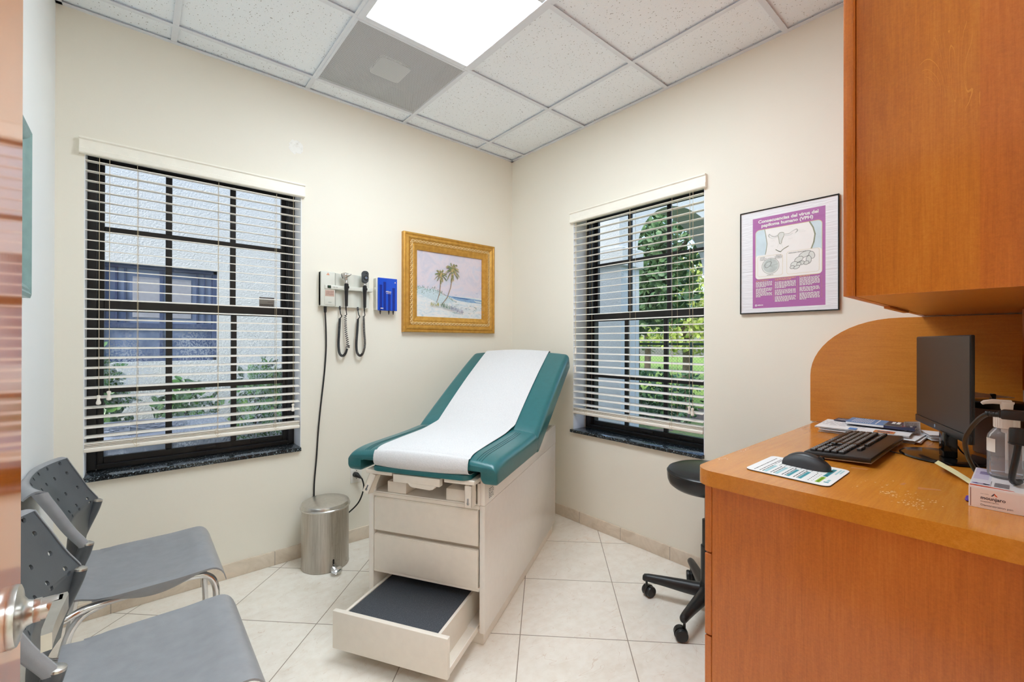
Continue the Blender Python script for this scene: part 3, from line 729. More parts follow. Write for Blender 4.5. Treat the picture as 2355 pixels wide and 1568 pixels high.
# mains lead down the wall, behind the bin and out to the socket
pts = [(-1.470, -.02, 1.450), (-1.470, -.022, 1.40), (-1.463, -.014, 1.30), (-1.461, -.010, 1.20), (-1.466, -.009, 1.10), (-1.473, -.009, 1.02), (-1.486, -.009, .90), (-1.497, -.009, .79), (-1.506, -.009, .68), (-1.513, -.009, .56), (-1.527, -.012, .384), (-1.52, -.020, .24), (-1.46, -.024, .165), (-1.38, -.026, .175), (-1.325, -.035, .205), (-1.275, -.05, .258), (-1.249, -.056, .335), (-1.256, -.052, .388), (-1.268, -.046, .404)]
m = MB(); m.tube(catmull(pts, 8), .0045, 8); lead = m.build('power_lead', M_black, ws)
m = MB(); m.tube([(-1.470, -.02, 1.452), (-1.470, -.021, 1.425), (-1.470, -.021, 1.41)], [.009, .008, .006], 12)
for j in range(5): m.lathe([(.0085, -.001), (.0095, 0), (.0085, .001)], (-1.470, -.021, 1.415+j*.007), 12)
m.build('strain_relief', M_black, lead)
m = MB(); m.tube([(-1.285, -.008, .416), (-1.282, -.030, .417), (-1.272, -.040, .408), (-1.264, -.048, .400)], [.016, .016, .010, .006], 14); m.build('plug', M_black, lead)
# wall socket
wo = thing('wall_outlet', 'white wall outlet plate with a black plug beside the pedal bin', 'outlet', (-1.275, 0, .42))
MB().rbox((-1.311, -.006, .363), (-1.240, .0005, .478), .003, 2).build('cover_plate', M_white, wo)
for zz in (.447, .397):
    m = MB(); m.rbox((-1.2915, -.0085, zz-.016), (-1.2595, -.004, zz+.016), .006, 3, axes=(1,)); r = m.build('receptacle', M_white, wo)
    m = MB(); m.box((-1.283, -.0092, zz-.001), (-1.281, -.0084, zz+.008)).box((-1.270, -.0092, zz-.001), (-1.268, -.0084, zz+.008)).cyl((-1.2755, -.0092, zz-.008), (-1.2755, -.0084, zz-.008), .0028, n=10); m.build('slot', M_dark, r)

# hand-held scopes hanging in the station, each on a coiled lead
def coil(path, r, turns, wire, mb):
    P = [Vector(p) for p in path]; L_ = [0]
    for a, b in zip(P, P[1:]): L_.append(L_[-1]+(b-a).length)
    N = int(turns*11); out = []
    for i in range(N+1):
        d = L_[-1]*i/N; q = 0
        while q < len(L_)-2 and L_[q+1] < d: q += 1
        f = (d-L_[q])/(L_[q+1]-L_[q]); c = P[q].lerp(P[q+1], f); t = (P[min(q+2, len(P)-1)]-P[max(q-1, 0)]).normalized()
        yv = Vector((0, 1, 0)); xv = t.cross(yv).normalized(); a = 2*pi*turns*i/N
        out.append(c + xv*cos(a)*r + yv*sin(a)*r)
    mb.tube(out, wire, 5)
def scope_lead(root, xl, xr, zb, xloop, messy=False):
    """xl: lead from the station, xr: lead from the handle"""
    y = -.030; m = MB()
    m.tube(catmull([(xl+.005, -.016, 1.452), (xl+.005, -.022, 1.43), (xl+.006, y, 1.405), (xl+.012, y, 1.392), (xl+.002, y, 1.378)], 6), [.0055]*6+[.003]*19, 7)
    m.tube(catmull([(xr, -.05, 1.452), (xr+.002, -.05, 1.42), (xr+.008, -.04, 1.402), (xr+.002, -.034, 1.395)], 6), [.0042]*5+[.0028]*14, 7)
    loop = catmull([(xl+.001, y, 1.378), (xl-.003, y, 1.30), (xloop-.024, y, 1.22), (xloop-.018, y, 1.170), (xloop, y, 1.152), (xloop+.019, y, 1.172), (xloop+.030, y, 1.225), (xr+.008, y, 1.30), (xr+.004, y, 1.395)], 10)
    n = len(loop); a = int(n*.60)
    coil(loop[:a+1], .0062, 58, .0019, m)
    if messy:
        b = int(n*.70); coil(loop[a:b], .0062, 7, .0019, m)
        c = loop[b]; coil([c, c+Vector((.008, -.004, .006)), c+Vector((.004, 0, .020))], .009, 2.2, .0019, m)
        coil(loop[b+1:], .0066, 15, .0019, m)
    else: coil(loop[a:], .0062, 30, .0019, m)
    return m.build('coiled_lead', M_black, root)
def handle(root, cx, z0, z1):
    m = MB(); m.lathe([(.006, z0-.002), (.0085, z0), (.0095, z0+.05), (.0105, z1-.04), (.0118, z1-.036), (.0122, z1-.012), (.0118, z1-.004), (.008, z1)], (cx, -.058, 0), 18)
    h = m.build('handle', M_black, root); m = MB(); m.rbox((cx+.009, -.064, z1-.030), (cx+.0145, -.052, z1-.016), .001, 1); m.build('dimmer', M_blackgloss, h); return h
M_oph = plain('charcoal_plastic', srgb(58, 62, 66), .35)
ot = thing('otoscope', 'otoscope with silver head hanging in the wall station, left of the dark-headed scope', 'medical instrument', (-1.359, -.058, 1.45), group='scopes in the wall station')
handle(ot, -1.359, 1.452, 1.588)
m = MB(); m.lathe([(.0085, 1.588), (.0085, 1.596), (.006, 1.603), (.006, 1.612)], (-1.359, -.058, 0), 16)
Th = Matrix.Translation((-1.362, -.058, 1.636)) @ Matrix.Rotation(radians(-38), 4, 'Z') @ Matrix.Rotation(radians(80), 4, 'Y')
m.lathe([(.002, -.020), (.016, -.019), (.018, -.014), (.018, .002), (.015, .007), (.0095, .010)], n=24, T=Th); m.rbox((-1.371, -.066, 1.606), (-1.352, -.05, 1.632), .006, 3)
m.lathe([(.0135, .008), (.0125, .012), (.006, .026), (.0045, .030), (.001, .030)], n=20, T=Th)
hd = m.build('head', M_steel, ot)
m = MB(); m.lathe([(.001, .0295), (.0032, .030), (.0032, .0315), (.001, .0318)], n=12, T=Th); m.build('cone_opening', M_black, hd)
m = MB(); m.lathe([(.003, -.0235), (.016, -.022), (.0165, -.018), (.003, -.0175)], n=20, T=Th); m.build('eyepiece_rim', M_black, hd)
scope_lead(ot, -1.389, -1.359, 1.15, -1.371, True)
op = thing('ophthalmoscope', 'ophthalmoscope with oval black head hanging in the wall station, nearest the blue dispenser', 'medical instrument', (-1.246, -.058, 1.45), group='scopes in the wall station')
handle(op, -1.246, 1.449, 1.585)
m = MB(); m.lathe([(.0075, 1.585), (.0075, 1.592), (.0055, 1.596), (.0055, 1.604)], (-1.246, -.058, 0), 16); m.build('collar', M_chrome, op)
Tq = Matrix.Translation((-1.246, -.060, 1.636)) @ Matrix.Rotation(radians(-14), 4, 'Z')
m = MB(); pr = [(x*(1-.10*(1 if z < 0 else 0)*abs(z)/.037), z) for x, z in rrect(.041, .074, .017, 6)]
m.prism(pr, lambda u, v, d: (u, d, v), -.012, .012, T=Tq); m.prism([(x*.86, z*.9) for x, z in pr], lambda u, v, d: (u, d, v), -.015, .014, T=Tq); h2 = m.build('head', M_oph, op, sharp=30)
Td = Tq @ Matrix.Translation((.005, -.0155, -.006)) @ Matrix.Rotation(pi/2, 4, 'X')
m = MB(); m.lathe([(.001, -.002), (.0135, -.002), (.014, .001), (.0125, .003), (.001, .003)], n=24, T=Td); h3 = m.build('lens_dial', M_blackgloss, h2)
m = MB(); m.lathe([(.001, .0031), (.008, .0031), (.008, .0045), (.001, .0045)], n=20, T=Td); m.build('dial_window', plain('grey_blue_lens', srgb(96, 104, 120), .1), h3)
m = MB(); m.cyl((.006, -.0158, .021), (.006, -.0148, .021), .0034, n=14, T=Tq); m.build('aperture', M_dark, h2)
scope_lead(op, -1.279, -1.246, 1.15, -1.263)

# blue dispenser
M_blue = NT('blue_translucent_plastic'); M_blue.set(Base_Color=srgb(6, 84, 214), Roughness=.12, Transmission_Weight=.1, Coat_Weight=.4); M_blue = M_blue.mat
M_dkblue = plain('dark_blue_tubes', srgb(8, 46, 140), .25)
sd = thing('specula_dispenser', 'bright blue wall dispenser of ear specula tips between the station and the painting', 'dispenser', (-1.09, 0, 1.44))
MB().rbox((-1.166, -.040, 1.440), (-1.034, -.0, 1.642), .003, 2).build('back_shell', M_station, sd)
m = MB(); m.rbox((-1.157, -.050, 1.437), (-1.027, -.040, 1.645), .002, 1); cv = m.build('cover', M_blue, sd)
for k_, (xa, zt_) in enumerate(((-1.147, 1.60), (-1.121, 1.62), (-1.090, 1.56), (-1.060, 1.585))):
    MB().rbox((xa, -.0515, 1.440), (xa+.017, -.0495, zt_), .0005, 1).build('tube', M_dkblue, cv)
m = MB(); add_text(m, 'AllSpec', .0125, lambda u, v: (-1.088+u, -.0526, 1.558+v), bold=.0002)
x = -1.103
for q in (.010, .008, .010): m.box((x, -.0526, 1.5455), (x+q, -.0522, 1.5475)); x += q+.002
m.box((-1.141, -.0526, 1.4485), (-1.123, -.0522, 1.4535)); m.build('lettering', M_white, cv)
m = MB(); m.poly([(-1.048, -.0526, 1.617), (-1.037, -.0526, 1.617), (-1.0425, -.0526, 1.626)]); m.build('triangle_mark', M_white, cv)
for x in (-1.140, -1.082, -1.052):
    MB().lathe([(.0055, 1.438), (.0048, 1.428), (.002, 1.413), (.001, 1.4125)], (x, -.045, 0), 12).build('speculum_tip', M_black, sd)
MB().lathe([(.001, -.002), (.010, -.001), (.010, .002), (.001, .003)], n=16, T=Matrix.Translation((-1.1665, -.022, 1.573)) @ Matrix.Rotation(-pi/2, 4, 'Y')).build('thumb_knob', M_white, sd)

# framed beach painting
M_gold = NT('antique_gold'); c = M_gold.coord(); gn = M_gold.noise(c, 40, 4, .6)
M_gold.set(Base_Color=M_gold.ramp(gn, [(.3, srgb(186, 136, 56)), (.6, srgb(206, 156, 70)), (.8, srgb(216, 170, 84))]), Metallic=.45, Roughness=.42); M_gold.bump(gn, .1, .002); M_gold = M_gold.mat
M_goldl = plain('pale_gold_relief', srgb(222, 192, 138), .5, .3, var=.12, nscale=60)
pt = thing('framed_painting', 'beach painting of two palms in a wide ornate gold frame near the corner', 'painting', (-.585, 0, 1.31))
PX0, PX1, PZ0, PZ1 = -.972, -.204, 1.304, 1.975
prof = [(0, 0), (0, -.030), (.010, -.033), (.016, -.028), (.024, -.034), (.034, -.036), (.040, -.030), (.048, -.026), (.066, -.026), (.074, -.022), (.080, -.024), (.108, -.013), (.108, -.004)]
m = MB(); rings = []
for (cx, cz, sx, sz) in ((PX0, PZ0, 1, 1), (PX1, PZ0, -1, 1), (PX1, PZ1, -1, -1), (PX0, PZ1, 1, -1)):
    rings.append([(cx+sx*d, h, cz+sz*d) for d, h in prof])
rings.append(rings[0]); n = len(prof)
vs_ = [p for r in rings for p in r]; fs_ = [(j*n+i, j*n+i+1, (j+1)*n+i+1, (j+1)*n+i) for j in range(4) for i in range(n-1)]
m.add(vs_, fs_); fr = m.build('frame', M_gold, pt, sharp=20)
m = MB()                                                             # carved scroll band
def motif(x, z, ax):
    for s in (-1, 1):
        P = [(s*.0150*cos(t)*(1-t/9), .0120*sin(t)*(1-t/9)) for t in [q*.55 for q in range(9)]]
        m.tube([((x+a, -.0275, z+b) if ax == 0 else (x+b, -.0275, z+a)) for a, b in P], .0027, 5)
    m.rbox((x-.0025, -.0292, z-.0025), (x+.0025, -.0262, z+.0025), .001, 1)
nx = 24; nz = 20; d_ = .057
for i in range(nx):
    for z in (PZ0+d_, PZ1-d_): motif(PX0+d_+(PX1-PX0-2*d_)*(i+.5)/nx, z, 0)
for i in range(nz):
    for x in (PX0+d_, PX1-d_): motif(x, PZ0+d_+(PZ1-PZ0-2*d_)*(i+.5)/nz, 1)
m.build('carved_band', M_goldl, fr)
# canvas with painted layers (flat paint, thin)
k = NT('painted_sky'); c = k.coord((1, 1, 1)); n1 = k.noise(c, 7, 5, .65, 1); tcn = k.n('ShaderNodeTexCoord'); sp = k.n('ShaderNodeSeparateXYZ'); k.l(tcn.outputs['Object'], sp.inputs[0])
k.set(Base_Color=k.ramp(k.math('ADD', n1, k.math('MULTIPLY', sp.outputs[2], .25)), [(.32, srgb(226, 226, 232)), (.5, srgb(204, 204, 218)), (.62, srgb(220, 208, 216)), (.8, srgb(200, 198, 212))]), Roughness=.6); k.bump(k.noise(c, 90, 3), .15, .002); M_psky = k.mat
k = NT('painted_sand'); c = k.coord((1, 1, 2.4)); n1 = k.noise(c, 16, 5, .7, 1); k.set(Base_Color=k.ramp(n1, [(.28, srgb(176, 192, 204)), (.45, srgb(214, 222, 226)), (.6, srgb(232, 228, 226)), (.75, srgb(222, 206, 208))]), Roughness=.6); k.bump(n1, .2, .003); M_psand = k.mat
def paint(nm, a, b): return plain(nm, a, .6, var=b, nscale=140)
MP = [M_psky, M_psand, paint('paint_sea', srgb(136, 168, 200), .18), paint('paint_dune', srgb(196, 212, 218), .08), paint('paint_green', srgb(112, 138, 118), .3), paint('paint_palm', srgb(120, 122, 72), .4), paint('paint_trunk', srgb(150, 124, 100), .3), paint('paint_coco', srgb(200, 172, 124), .2), paint('paint_violet', srgb(150, 148, 170), .25), paint('paint_olive', srgb(168, 164, 96), .25), paint('paint_deep', srgb(84, 116, 164), .2)]
cx0, cx1, cz0, cz1 = -.868, -.280, 1.404, 1.889; yy = -.0050
PW, PH = cx1-cx0, cz1-cz0
lay = [0]
def U(u, v): return (cx0+PW*u, yy-.00006*lay[0], cz0+PH*v)
m = MB(); m.box((PX0+.10, -.0048, PZ0+.10), (PX1-.10, -.002, PZ1-.10))
def pp(pts, mi): lay[0] += 1; m.poly([U(*p) for p in pts], mi)
def stroke(pts, w, mi):
    lay[0] += .25; P = [Vector((p[0]*PW, p[1]*PH)) for p in pts]
    for i, (a, b) in enumerate(zip(P, P[1:])):
        d = (b-a).normalized(); nn = Vector((-d.y, d.x)); w0 = w*(1-.75*i/len(P)); w1 = w*(1-.75*(i+1)/len(P))
        m.poly([U(q.x/PW, q.y/PH) for q in (a+nn*w0, a-nn*w0, b-nn*w1, b+nn*w1)], mi)
pp([(0, 0), (1, 0), (1, .34), (0, .34)], 1)
pp([(.40, .345), (1, .31), (1, .255), (.75, .262), (.56, .285)], 2); pp([(.5, .333), (.8, .318), (.72, .305), (.52, .318)], 10); pp([(.82, .30), (1, .285), (1, .262), (.86, .272)], 3)
pp([(0, .44), (.06, .435), (.14, .42), (.24, .425), (.31, .40), (.36, .35), (.44, .30), (.56, .262), (.40, .23), (.2, .22), (0, .24)], 3)
pp([(0, .36), (.10, .31), (.22, .26), (.32, .2), (.16, .17), (0, .16)], 1)
rr = random.Random(11)
for i in range(90):
    u = rr.uniform(0, .36); v = .44-.10*max(0, u-.26)/.1*.5 - rr.uniform(0, .10)*(rr.random()**.5); stroke([(u, v), (u+rr.uniform(-.01, .014), v+rr.uniform(.008, .03))], .0012, 4)
for i in range(60):
    u = rr.uniform(.28, .56); v = .43-(u-.28)*.6-.02+rr.uniform(-.012, .01); stroke([(u, v), (u+rr.uniform(-.006, .01), v+rr.uniform(.006, .022))], .0012, 4)
def frond(c, ang, ln, mi):
    P = []
    for q in range(5): t = q/4; P.append((c[0]+ln*cos(ang)*t*.82, c[1]+ln*sin(ang)*t - .35*ln*t*t))
    stroke(P, .0024, 5)
    for q in range(10):
        t = (q+1)/10.5; bx = c[0]+ln*cos(ang)*t*.82; by = c[1]+ln*sin(ang)*t-.35*ln*t*t
        for s in (-1, 1): stroke([(bx, by), (bx+cos(ang)*.018+s*.010*sin(ang), by-.020+sin(ang)*.008-s*.004)], .0018, rr.choice((5, 5, 4, 7)))
for c, T_, sc, nf in (((.33, .655), [(.33, .64), (.325, .5), (.315, .38), (.295, .30), (.27, .225)], .10, 11), ((.49, .745), [(.495, .73), (.49, .60), (.465, .46), (.42, .32), (.34, .205)], .135, 14)):
    stroke(T_, .0030*(sc/.10), 6); stroke([(p[0]+.006, p[1]) for p in T_], .0014, 7)
    stroke([(p[0]-.004, p[1]) for p in T_], .0008, 10)
    for q in range(nf): frond(c, pi*2*q/nf+rr.uniform(-.15, .15), sc*rr.uniform(.8, 1.1), 5)
    for q in range(8): stroke([(c[0]+rr.uniform(-.015, .015), c[1]-rr.uniform(-.01, .05)), (c[0]+rr.uniform(-.015, .015), c[1]-rr.uniform(0, .05))], .0035, 7)
for i in range(120):
    u = rr.uniform(.18, .64); d = abs(u-.38); v = .19-max(0, u-.34)*.33+rr.uniform(-.02, .015)
    stroke([(u, v), (u+rr.uniform(-.012, .016), v+rr.uniform(.015, .05)*(1 if u < .55 else 1.2))], .0014, 9 if u < .32 else (4 if u < .46 else 8))
for i in range(60):
    u = rr.uniform(.45, .98); v = rr.uniform(.08, .22); stroke([(u, v), (u+rr.uniform(.01, .04), v+rr.uniform(-.006, .004))], .0012, rr.choice((8, 3, 4)))
for u, v in ((.84, .41), (.91, .50), (.52, .36)): stroke([(u, v), (u+.02, v-.008), (u+.035, v+.012)], .0008, 10)
m.build('canvas', MP, pt, sharp=0)
# ---------------------------------------------------------------- desk run along the right wall
DT = .887; DX = -1.132; DY = -2.106
wt = MB(); r = .055
P = [(-.001, DY), (DX+r, DY)] + [(DX+r+r*cos(t), DY-r+r*sin(t)) for t in [pi/2+pi/2*i/10 for i in range(1, 11)]] + [(DX, YF+.002), (-.001, YF+.002)]
wt.prism(P, lambda u, v, d: (u, v, d), DT-.042, DT)
k = NT('worn_cherry_desktop')                                         # clear-coat worn off in specks near the front edge
mt_wx = M_wx
o = wt.build('worktop', [M_wx], sharp=40)
tag(o, 'long varnished wood worktop with rounded corner, holding keyboard and monitor', 'worktop')
# worn flecks and tape remains on the varnish
M_fleck = plain('bare_wood_fleck', srgb(232, 200, 140), .7, var=.1); M_tape = NT('tape_residue'); M_tape.set(Base_Color=srgb(222, 150, 92), Roughness=.35, Alpha=.55); M_tape = M_tape.mat
rr = random.Random(5); m = MB()
def fleck(cx, cy, sx, sy, n):
    for i in range(n):
        x = rr.gauss(cx, sx); y = rr.gauss(cy, sy); a = rr.uniform(0, pi); L_ = rr.uniform(.001, .004); w_ = L_*rr.uniform(.25, .7)
        if x < DX+.004: continue
        m.poly([(x+L_*cos(a+q)*(1 if i_ % 2 else .6), y+w_*sin(q)+L_*.3*sin(a), DT+.0003) for i_, q in enumerate((0, 1.2, 2.4, 3.6, 4.9))])
fleck(-.985, -2.545, .022, .022, 46); fleck(-1.04, -2.555, .014, .012, 70); fleck(-.99, -2.51, .012, .01, 40); fleck(-.93, -2.48, .03, .03, 26)
fleck(-.96, -2.118, .02, .006, 16); fleck(-.80, -2.118, .03, .006, 14)
m.build('worn_flecks', M_fleck, o, kind='stuff', sharp=0)
def tape(pts): MB().poly([(x, y, DT+.0005) for x, y in pts]).build('tape_residue', M_tape, o, sharp=0)
tape([(-.90, -2.548), (-.875, -2.545), (-.862, -2.583), (-.868, -2.586)]); tape([(-.885, -2.512), (-.86, -2.516), (-.858, -2.522), (-.882, -2.520)]); tape([(-.80, -2.395), (-.785, -2.396), (-.775, -2.432), (-.79, -2.43)])
m = MB(); m.rbox((-1.104, YF+.001, 0), (-1.086, -2.147, DT-.042), .002, 1)      # end panel
pd = thing('desk_cabinet', 'wooden drawer cabinet under the worktop, its plain end panel facing the door', 'cabinet', (-.9, -2.44, 0))
m.build('end_panel', M_wz, pd)
m = MB(); m.box((-1.086, YF+.001, .06), (-.68, -2.15, .08)).box((-.698, YF+.001, .06), (-.68, -2.15, DT-.042)).box((-1.086, YF+.001, .06), (-.68, YF+.02, DT-.042)).box((-1.07, YF+.05, 0), (-.69, -2.2, .06)).box((-1.086, -2.7, DT-.060), (-.68, -2.15, DT-.042))
m.build('carcass', M_wz, pd)
zs = [.842, .648, .4165, .2155, .062]
# drawer seams from the photo
for a, b in zip(zs, zs[1:]):
    m = MB(); m.rbox((-1.1035, -2.146, b+.004), (-.682, -2.127, a), .002, 1); m.box((-1.06, -2.6, b+.02), (-.70, -2.147, b+.1)); d = m.build('drawer', M_wz, pd)
    m = MB(); zc = a-.05; m.tube([(-.94, -2.127, zc), (-.94, -2.104, zc), (-.84, -2.104, zc), (-.84, -2.127, zc)], .004, 8); m.build('handle', M_steel, d)
# support panel at the wall end
m = MB(); m.rbox((-.03, YF+.001, 0), (-.012, -2.14, DT-.042), .002, 1)
tag(m.build('support_panel', M_wz), 'upright wood panel carrying the wall end of the worktop', 'panel')
# backsplash with the rounded corner
ax, az, ra = -2.084, 1.338, .305
P = [(-2.084, DT+.001), (-2.084, az-.247)] + [(-2.084-ra+ra*cos(t), az-.247+.247*sin(t)) for t in [pi/2*i/14 for i in range(1, 15)]] + [(-2.708, az), (-2.708, DT+.001)]
m = MB(); m.prism(P, lambda u, v, d: (d, u, v), -.020, -.001); bs = m.build('backsplash_panel', M_wy, sharp=40); tag(bs, 'amber wood wall panel with a rounded top corner behind the monitor', 'wall panel')
m = MB(); m.rbox((-.36, YF+.001, 1.10), (-.0205, YF+.016, az), .002, 1); m.build('return_panel', M_wz, bs)
# wall cabinet over the desk
wc = thing('wall_cabinet', 'tall figured-wood wall cabinet hung above the desk', 'cabinet', (-.55, -2.6, 1.342))
m = MB(); m.rbox((-1.094, YF+.001, 1.342), (-.003, -2.468, 2.50), .001, 1); cbody = m.build('body', M_wz2, wc); MB().box((-1.0945, YF+.001, 1.3425), (-1.0935, -2.660, 2.4995)).build('veneer_strip', M_wz, cbody)
for xa, xb in ((-1.1145, -.728), (-.724, -.366), (-.362, -.004)):
    m = MB(); m.rbox((xa, -2.467, 1.3415), (xb, -2.449, 2.50), .002, 2); m.build('door', M_wz, wc)
m = MB(); m.box((-.70, -2.466, 1.336), (-.40, -2.452, 1.3412)); m.build('light_rail', M_wz, wc)

# ---------------------------------------------------------------- entrance door (open against the left wall) with lever handle
DXF = -2.4290
dr = thing('door_1', None, None, (DXF-.022, -2.72, 0), kind='structure')
MB().rbox((DXF-.044, -2.719, .008), (DXF, -1.932, 2.04), .0015, 1).build('door_leaf', M_door, dr)
hz = .935; hy = -1.993
Tr = Matrix.Translation((DXF, hy, hz)) @ Matrix.Rotation(pi/2, 4, 'Y')
m = MB(); m.lathe([(.0325, 0), (.0330, .003), (.0318, .0065), (.028, .008), (.020, .009), (.014, .013), (.012, .018), (.0125, .019), (.0125, .024)], n=40, T=Tr); hd = m.build('door_handle', M_steel, dr)
m = MB(); m.lathe([(.0115, .024), (.0115, .034), (.0105, .038)], n=24, T=Tr)
R = [(DXF+.034, hy+.008), (DXF+.0440, hy+.009), (DXF+.0455, hy+.002), (DXF+.0420, hy-.040), (DXF+.0405, hy-.070), (DXF+.0405, hy-.084), (DXF+.0325, hy-.085), (DXF+.0315, hy-.070), (DXF+.0325, hy-.040), (DXF+.0335, hy-.006)]
m.prism(R, lambda u, v, d: (u, v, d), hz-.0085, hz+.0085); m.rbox((DXF+.028, hy-.0115, hz-.0085), (DXF+.0440, hy+.009, hz+.0085), .003, 2)
m.build('lever', M_steel, hd, sharp=40)
m = MB(); m.lathe([(.0325, 0), (.0318, .0065), (.020, .009), (.012, .018), (.012, .05)], n=24, T=Matrix.Translation((DXF-.044, hy, hz)) @ Matrix.Rotation(-pi/2, 4, 'Y')); m.rbox((DXF-.1, hy-.11, hz-.009), (DXF-.088, hy+.01, hz+.009), .003, 1); m.build('rear_lever', M_steel, hd)
MB().box((DXF-.030, -1.9328, hz-.03), (DXF-.014, -1.9316, hz+.03)).build('latch_plate', M_steel, dr)

# mirror on the left wall
M_tealf = plain('grey_teal_paint', srgb(126, 156, 154), .35, var=.08)
mr = thing('wall_mirror', 'teal-framed mirror on the left wall, half hidden by the open door', 'mirror', (XL, -1.05, 1.36))
MY0, MY1, MZ0, MZ1 = -1.40, -.722, 1.370, 1.884
prof = [(0, 0), (0, .018), (.010, .022), (.018, .018), (.024, .020), (.036, .014), (.042, .006), (.042, .001)]
rings = [[(XL+h, cy+sy*d, cz+sz*d) for d, h in prof] for cy, cz, sy, sz in ((MY0, MZ0, 1, 1), (MY1, MZ0, -1, 1), (MY1, MZ1, -1, -1), (MY0, MZ1, 1, -1))]; rings.append(rings[0]); n = len(prof)
m = MB(); m.add([p for r in rings for p in r], [(j*n+i, j*n+i+1, (j+1)*n+i+1, (j+1)*n+i) for j in range(4) for i in range(n-1)]); m.build('frame', M_tealf, mr, sharp=30)
MB().box((XL+.001, MY0+.038, MZ0+.038), (XL+.006, MY1-.038, MZ1-.038)).build('mirror_glass', plain('mirror_silver', (.92, .94, .94, 1), .01, 1, var=0), mr)

# ---------------------------------------------------------------- visitor chairs
M_poly = plain('sheen_grey_plastic', srgb(150, 152, 156), .36, var=.06, bump=.10, bscale=500)  # lighter than the backrest: window sheen painted into the grey
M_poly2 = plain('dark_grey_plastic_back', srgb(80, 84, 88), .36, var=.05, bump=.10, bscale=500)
def sstep(a, b, x): t = max(0, min(1, (x-a)/(b-a))); return t*t*(3-2*t)
def chair(label, x0, y0, rz):
    """origin under the middle of the seat's rear edge; x forward, y to the chair's left (far side)"""
    root = thing('visitor_chair', label, 'chair', (x0, y0, 0), rz, group='grey perforated plastic visitor chairs')
    HW = .225
    # seat shell
    def seat(i, j):
        d = i; v = 2*j-1; x = -.010 + .400*d
        w = HW*(.90 + .10*sstep(0, .25, d)) - .010*sstep(.88, 1, d)**2
        z = .453 - .017*sin(pi*min(1, d/.80))*max(0, 1-(abs(v)/.86)**2.6)
        z += .010*(1-sstep(0, .14, d)) + .004*sstep(.6, .84, d)
        q = max(0, (d-.84)/.16); z -= .056*q**2.2; x -= .014*q**3
        return (x, w*v, z), (x-.001*q, w*v*.995, z-.006)
    m = MB(); m.shell(seat, 44, 30)
    for s in (-1, 1):                                                # side skirts turned down along the edge
        def sk(i, j, s=s):
            x = .03+.30*i; dp = .004+.034*sin(pi*i)**1.5; return (x, s*(HW-.001-.016*j*j), .4515-dp*j), (x, s*(HW-.006-.016*j*j), .450-dp*j)
        m.shell(sk, 24, 5)
    m.build('seat', M_poly, root, local=True, sharp=50)
    # back shell: reclined perforated panel, bulging forward at the lumbar crease, then down to the seat
    prof = [(-.078, .818), (-.060, .808), (-.052, .790), (-.030, .745), (-.004, .690), (.020, .650), (.023, .640), (.019, .625), (.004, .57), (-.006, .52), (-.012, .478)]
    pc_ = [Vector((a, 0, b)) for a, b in prof]
    cp = catmull(pc_[1:], 4); nn = len(cp)-1
    def bpt(a, v):
        q = min(int(a*nn), nn-1); f = a*nn-q; c = cp[q].lerp(cp[q+1], f); t = (cp[q+1]-cp[q]).normalized(); nrm = Vector((-t.z, 0, t.x)) if False else Vector((t.z, 0, -t.x))
        up = 1-sstep(.0, .62, a)
        w = HW + .020 - .030*sstep(.62, 1, a)
        hollow = -.060*(1-abs(v)**2.4)*(1-.62*sstep(.50, 1, a))
        x = c.x + hollow + .016*abs(v)**3*up*0
        return Vector((x, w*v, c.z)), nrm
    # holes: faces skipped on a fine grid
    NU, NV = 128, 150
    holes = []
    for r_i in range(5):
        for c_i in range(7):
            hv = -.84 + .28*c_i
            if abs(hv) < .90: holes.append((.07+.118*r_i, hv))
    vs_ = []; fs_ = []; W = NV+1; S1 = (NU+1)*W; th = .005
    hr = .0068
    grid = [[bpt(i/NU, 2*j/NV-1)[0] for j in range(W)] for i in range(NU+1)]
    hc = [bpt(ha, hv)[0] for ha, hv in holes]
    cut = [[False]*NV for _ in range(NU)]
    for (ha, hv), q in zip(holes, hc):
        i0_, j0_ = int(ha*NU), int((hv+1)/2*NV)
        for i in range(max(0, i0_-6), min(NU, i0_+7)):
            for j in range(max(0, j0_-6), min(NV, j0_+7)):
                if ((grid[i][j]+grid[i+1][j+1])/2-q).length < hr: cut[i][j] = True
        for i in range(max(0, i0_-6), min(NU+1, i0_+8)):             # pull the rim vertices onto a circle
            for j in range(max(0, j0_-6), min(W, j0_+8)):
                cs = [cut[a_][b_] for a_ in (i-1, i) for b_ in (j-1, j) if 0 <= a_ < NU and 0 <= b_ < NV]
                if any(cs) and not all(cs):
                    d_ = grid[i][j]-q; grid[i][j] = q + d_*(hr/max(d_.length, 1e-4))
    for side in (0, 1):
        for i in range(NU+1):
            for j in range(W):
                p = grid[i][j]; vs_.append(tuple(p) if not side else (p.x-th, p.y, p.z-.001))
    for i in range(NU):
        for j in range(NV):
            A, B_, C_, D_ = i*W+j, (i+1)*W+j, (i+1)*W+j+1, i*W+j+1
            if cut[i][j]: continue
            fs_ += [(A, B_, C_, D_), (S1+D_, S1+C_, S1+B_, S1+A)]
            for (di, dj, e) in ((-1, 0, (A, D_)), (1, 0, (B_, C_)), (0, -1, (A, B_)), (0, 1, (D_, C_))):
                ii, jj = i+di, j+dj
                if ii < 0 or jj < 0 or ii >= NU or jj >= NV or cut[ii][jj]: fs_.append((e[0], S1+e[0], S1+e[1], e[1]))
    m2 = MB(); m2.add(vs_, fs_)
    b = m2.build('backrest', M_poly2, root, local=True, sharp=40)
    # top flange rolling backwards, and the side flanges
    def flange(i, j):
        v = 2*i-1; p, _ = bpt(0, v); d = j; x = p.x - (.018+.030*abs(v))*d; z = p.z + .010*sin(pi*min(1, d*.9)) - .014*d*d
        return (x, p.y*(1-.02*d), z), (x, p.y*(1-.02*d), z-.006)
